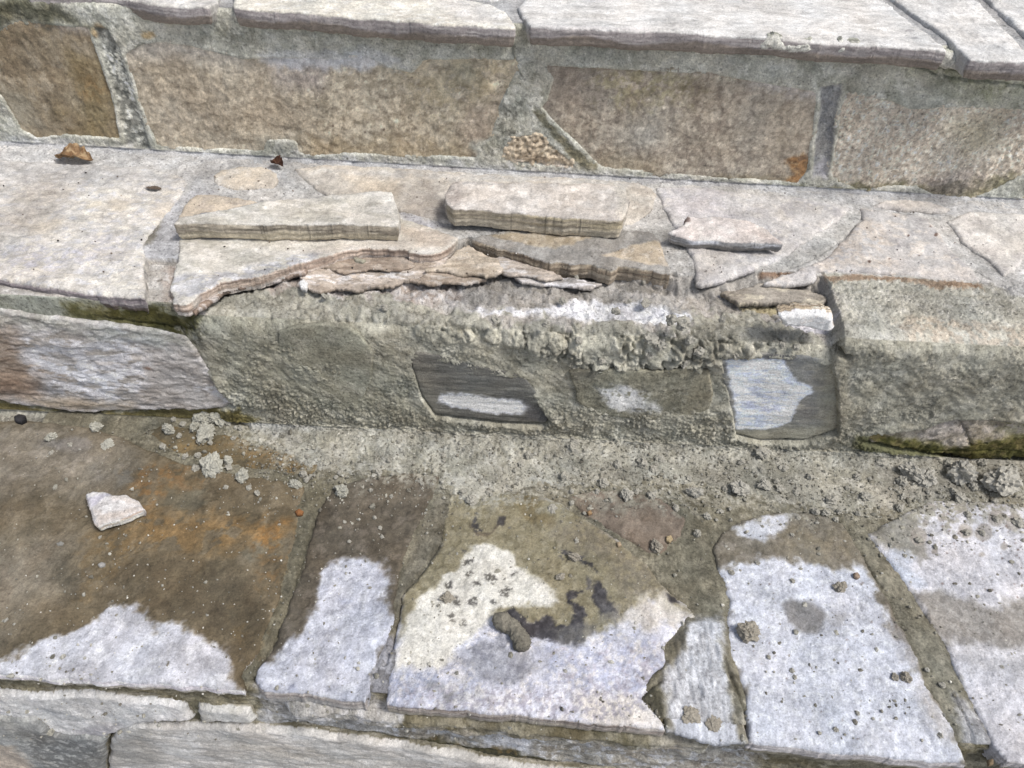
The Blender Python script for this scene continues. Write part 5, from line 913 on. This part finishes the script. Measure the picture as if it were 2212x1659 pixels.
MED = [(388,940,8),(352,963,9),(400,985,8),(428,983,7),(425,1010,11),(494,1008,8),(153,961,8),(112,977,7),(488,1051,7),(556,1064,8),(538,1052,7),(655,1022,10),(735,1020,8),(818,1018,9),(846,1071,5),(809,1117,6),(745,1128,6),(216,1160,5),(480,880,10),(462,885,9),
 (495,910,8),(520,925,7),(505,945,6),(430,950,9),(395,915,8),(375,905,7),(455,955,7),(1478,1450,8),(1711,1254,7),(1710,1448,7),(1716,1462,7),(1850,1245,4),(2035,1478,9),(2030,1587,8),(1805,1575,7),(1852,1540,6),(1660,1418,6),(1407,1069,10),(1459,1095,10),(1527,1114,11),(1506,1150,10),
 (1193,1098,12),(1235,1085,8),(1386,999,14),(1334,1004,12),(1412,1012,10),(1219,1028,13),(1126,1002,10),(1303,1041,12),(1422,991,10),(1235,973,14),(1641,983,15),(1142,985,12),(1240,965,12),(1395,965,12),(1946,1041,14),(1868,1072,15),(1948,1072,10),(1795,1080,13),(1761,1103,10),(1784,1106,9),
 (1813,1103,8),(1943,1095,12),(2073,1075,13),(2149,1082,9),(2188,1093,7),(2089,1111,10),(2149,1119,10),(2086,1148,10),(2120,1150,9),(2201,1129,13),(1985,1166,9),(1953,1200,6),(1683,1054,10),(1805,1121,9),(1690,1010,10),(1720,1060,9),(1750,1030,10),(1850,1030,11),(1900,1000,12),
 (2120,1000,14),(2045,1000,12),(2100,1050,12),(2185,1010,12),(2060,1060,10),(1580,1235,7),(1636,1215,7),(1020,1080,12),(1000,1063,10),(1375,1060,7),(1290,1060,8),(1600,1000,10),(1560,990,9)]
for (x, y, r_) in MED:
    tag(place(x, y, r_*.85), where(x, y, r_), 'mortar crumb', 'small mortar crumbs on the lower tread')
n_ = 0
while n_ < 165:
    x = rnd.uniform(560, 2230); y = rnd.uniform(940, 1180)
    if rnd.random() < (.55 if x < 1000 else .75 if x < 1500 else .95)*(1 if y < 1110 else .3):
        rr = rnd.choice((2.6, 3, 3.5, 4, 5, 6)); tag(place(x, y, rr), where(x, y, rr), 'mortar crumb', 'small mortar crumbs on the lower tread'); n_ += 1
# lumps on the ledge and the riser top
for x, y, r_ in ((1395,654,9),(1360,650,5),(1450,690,14),(1475,700,16),(1490,735,12),(1330,672,10),(1405,732,12),(1425,745,14),(1560,690,7),(1510,760,12),(1400,770,10),(1480,785,9),(1300,780,9),(1215,650,8),(1245,600,6),(1390,610,5),(1650,640,5),(1590,770,8),(1250,735,10),(1180,700,9),(1070,690,9),(830,665,8),(700,640,7),(1720,750,8),(1690,745,8)):
    sf = T1 if y < 668 else R2
    q = (T1.uv([(x, y)], -.014)[0] if sf is T1 else R2.uv([(x, y)], .006)[0]); p = T1.pos(q[0], q[1], -.014) if sf is T1 else R2.pos(q[0], q[1], .006)
    rr = r_*((p-CAM)@FW)/F_PX
    o = bpy.data.objects.new('mortar_crumb', rnd.choice(crumbs_lib)); C.objects.link(o); o.location = p; o.scale = (rr, rr, rr); o.rotation_euler = (rnd.uniform(0, 6), rnd.uniform(0, 6), rnd.uniform(0, 6))
    tag(o, ('rough mortar crumb on the white patched ledge behind the broken edge' if y < 668 else 'rough mortar crumb on the face above the pale blue patch' if x > 1480 else 'rough mortar crumb on the lumpy face above the smeared stone' if x > 1200 else 'rough mortar crumb on the face above the dark riser stone'), 'mortar crumb', 'mortar crumbs clinging to the middle step')
# curved roll of mortar
pl = np.array([(1066,1330),(1085,1342),(1103,1352),(1118,1368),(1128,1390),(1134,1406)]); q = T2.uv(pl, .006)
b = bmesh.new(); b2 = []
ns_ = 48; th = np.linspace(0, 2*np.pi, 28, endpoint=False)
s_ = np.linspace(0, len(q)-1, ns_); cx = np.interp(s_, range(len(q)), q[:, 0]); cyy = np.interp(s_, range(len(q)), q[:, 1])
ring = []
for k in range(ns_):
    tx = cx[min(k+1, ns_-1)]-cx[max(k-1, 0)]; ty = cyy[min(k+1, ns_-1)]-cyy[max(k-1, 0)]; l_ = math.hypot(tx, ty); tx /= l_; ty /= l_
    e_ = k/(ns_-1); rad = .0068*math.sqrt(max(0.0, 1-abs(2*e_-1)**6))*(1+.12*math.sin(e_*9)); row = []
    for t_ in th:
        p = Vector((cx[k]-ty*math.cos(t_)*rad, cyy[k]+tx*math.cos(t_)*rad, .006+math.sin(t_)*rad*.85))
        dd = .0016*mn.noise(p*180)+.0020*(abs(mn.noise(p*420))-.1)+.0010*mn.noise(p*900)
        row.append(b.verts.new(p+Vector((-ty*math.cos(t_), tx*math.cos(t_), math.sin(t_)))*dd))
    ring.append(row)
for k in range(ns_-1):
    for j in range(len(th)):
        j2 = (j+1) % len(th); b.faces.new((ring[k][j], ring[k+1][j], ring[k+1][j2], ring[k][j2]))
b.faces.new(ring[0]); b.faces.new(ring[-1][::-1]); bmesh.ops.recalc_face_normals(b, faces=b.faces)
me = bpy.data.meshes.new('mortar_roll'); b.to_mesh(me); b.free(); n = len(me.vertices)
a = me.attributes.new('tint', 'FLOAT_COLOR', 'POINT'); a.data.foreach_set('color', np.tile(np.append(albedo((138,132,116), GAIN_T), 1), n).astype(np.float32))
me.polygons.foreach_set('use_smooth', np.full(len(me.polygons), True)); me.materials.append(M_FRESH)
o = bpy.data.objects.new('mortar_roll', me); C.objects.link(o); recentre(o); tag(o, 'curved finger shaped roll of mortar lying on the black stained flagstone', 'mortar roll')

# ---- fine grit: nobody could count it
def grit(name, pts, rad, tones, label, cat, g=GAIN_T):
    b = bmesh.new(); bmesh.ops.create_icosphere(b, subdivisions=1, radius=1); me0 = bpy.data.meshes.new('t'); b.to_mesh(me0); b.free()
    nv = len(me0.vertices); co = np.empty(nv*3, np.float32); me0.vertices.foreach_get('co', co); co = co.reshape(-1, 3)
    fc = np.array([list(p.vertices) for p in me0.polygons]); bpy.data.meshes.remove(me0)
    R_ = np.random.default_rng(5); N_ = len(pts)
    V = co[None]*(1+.35*R_.uniform(-1, 1, (N_, nv, 1)))*R_.uniform(.6, 1.3, (N_, 1, 3))*rad[:, None, None]+pts[:, None, :]
    F_ = fc[None]+np.arange(N_)[:, None, None]*nv
    t = np.array(tones, float)[R_.integers(0, len(tones), N_)]*R_.uniform(.85, 1.1, (N_, 1))
    o = mesh_obj(name, V.reshape(-1, 3), F_.reshape(-1, 3), np.repeat(albedo(t, g), nv, 0), np.zeros(N_*nv), M_FRESH, smooth=False)
    return tag(o, label, cat, kind='stuff')
R_ = np.random.default_rng(11)
def scatter(n, box, dens):
    P = np.stack([R_.uniform(box[0], box[2], n), R_.uniform(box[1], box[3], n)], -1); k = R_.uniform(size=n) < dens(P[:, 0], P[:, 1]); return P[k]
def dens2(x, y):
    band = np.exp(-((y-(1000+.02*(x-1000)))/70.)**2)*ss(500, 600, x)*(.8+.2*ss(900, 1500, x)); return np.clip(band+.06+.25*ss(1500, 1900, x)*ss(1250, 1100, y)+.25*ss(250, 400, x)*ss(700, 500, x)*ss(1010, 950, y), 0, 1)
P = scatter(30000, (-20, 915, 2230, 1600), dens2); uv = T2.uv(P, .001)
z = np.maximum(0, apron(uv[:, 0], uv[:, 1]))+.0004
grit('mortar_grit', np.stack([uv[:, 0], uv[:, 1], z], -1), R_.lognormal(-7.28, .52, len(P)).clip(.0003, .0026), [(178,174,158),(160,156,140),(196,193,180),(146,140,124)], 'fine grey mortar grit spilled over the lower tread', 'mortar grit')
P = scatter(380, (0, 930, 900, 1500), lambda x, y: np.full(len(x), .6)); uv = T2.uv(P, .001)
grit('white_grit', np.stack([uv[:, 0], uv[:, 1], np.full(len(P), .0008)], -1), R_.uniform(.0003, .0009, len(P)), [(222,218,206),(206,200,186)], 'scattered white specks on the wet brown flagstones', 'stone specks')
P = scatter(500, (0, 330, 2212, 600), lambda x, y: np.full(len(x), .5)); uv = T1.uv(P, .001)
grit('dark_grit', np.stack([uv[:, 0], uv[:, 1], np.full(len(P), H+.0010)], -1), R_.uniform(.0004, .0010, len(P)), [(90,78,70),(60,52,48),(226,222,216),(150,130,110)], 'specks of dirt and dust lying on the middle tread', 'dirt')

# ---- dry leaves and a seed on the middle tread
def leaf(px, py, lpx, wpx, ang, tones, label, seed, crumple):
    q = T1.uv([(px, py)], .0)[0]; sc_ = ((np.array([q[0], q[1], H])-CAM)@FW)/F_PX; Lm, Wm = lpx*sc_, wpx*sc_*1.5
    b = bmesh.new(); nu_, nv_ = 40, 20; g = []; cols = []
    for i in range(nu_+1):
        row = []
        for j in range(nv_+1):
            s0 = i/nu_; t0 = j/nv_*2-1; wd = math.sin(math.pi*min(1, s0*1.02))**.7*(1+.12*math.sin(s0*34+t0*3))
            x = (s0-.5)*Lm; y = t0*Wm*.5*wd; p = Vector((x, y, 0))*(1/Lm)
            zz = abs(t0)**1.5*Wm*.55*wd*crumple+Lm*.16*crumple*(mn.noise(p*4+Vector((seed, 0, 0)))+.5*mn.noise(p*9+Vector((seed, 3, 0))))+.002
            y2 = y*(1-.35*crumple*abs(t0)); row.append(b.verts.new((x*(1-.1*crumple*abs(t0)), y2, max(.0006, zz)+Lm*.02)))
            cols.append((s0, t0))
        g.append(row)
    for i in range(nu_):
        for j in range(nv_): b.faces.new((g[i][j], g[i+1][j], g[i+1][j+1], g[i][j+1]))
    me = bpy.data.meshes.new('dry_leaf'); b.to_mesh(me); b.free()
    cc = np.array(cols); t = palette(tones, cc[:, 0], cc[:, 1]*.5, 3, seed); vein = 1-.25*(np.abs(cc[:, 1]) < .06)-.12*(np.abs(((cc[:, 0]*9+np.abs(cc[:, 1])*2) % 1)-.5) < .08)
    a = me.attributes.new('tint', 'FLOAT_COLOR', 'POINT'); a.data.foreach_set('color', np.concatenate([albedo(t*vein[:, None], GAIN_T), np.ones((len(cc), 1))], 1).astype(np.float32).ravel())
    me.polygons.foreach_set('use_smooth', np.full(len(me.polygons), True)); me.materials.append(M_STONE)
    o = bpy.data.objects.new('dry_leaf', me); C.objects.link(o); o.location = (q[0], q[1], H); o.rotation_euler = (0, 0, math.radians(ang))
    return tag(o, label, 'leaf', 'dry leaves on the middle tread')
leaf(162, 346, 92, 40, -4, [(176,130,80),(150,104,58),(206,166,112)], 'curled tan dry leaf lying at the left under the brown riser stone', 3, .6)
leaf(600, 359, 36, 22, -25, [(110,66,44),(88,52,38)], 'small dark reddish brown dry leaf below the large tan riser stone', 9, .8)
leaf(333, 411, 40, 9, -3, [(118,98,82),(100,84,70)], 'thin brown leaf blade lying on the pale flagstone left of the long slab', 5, .25)
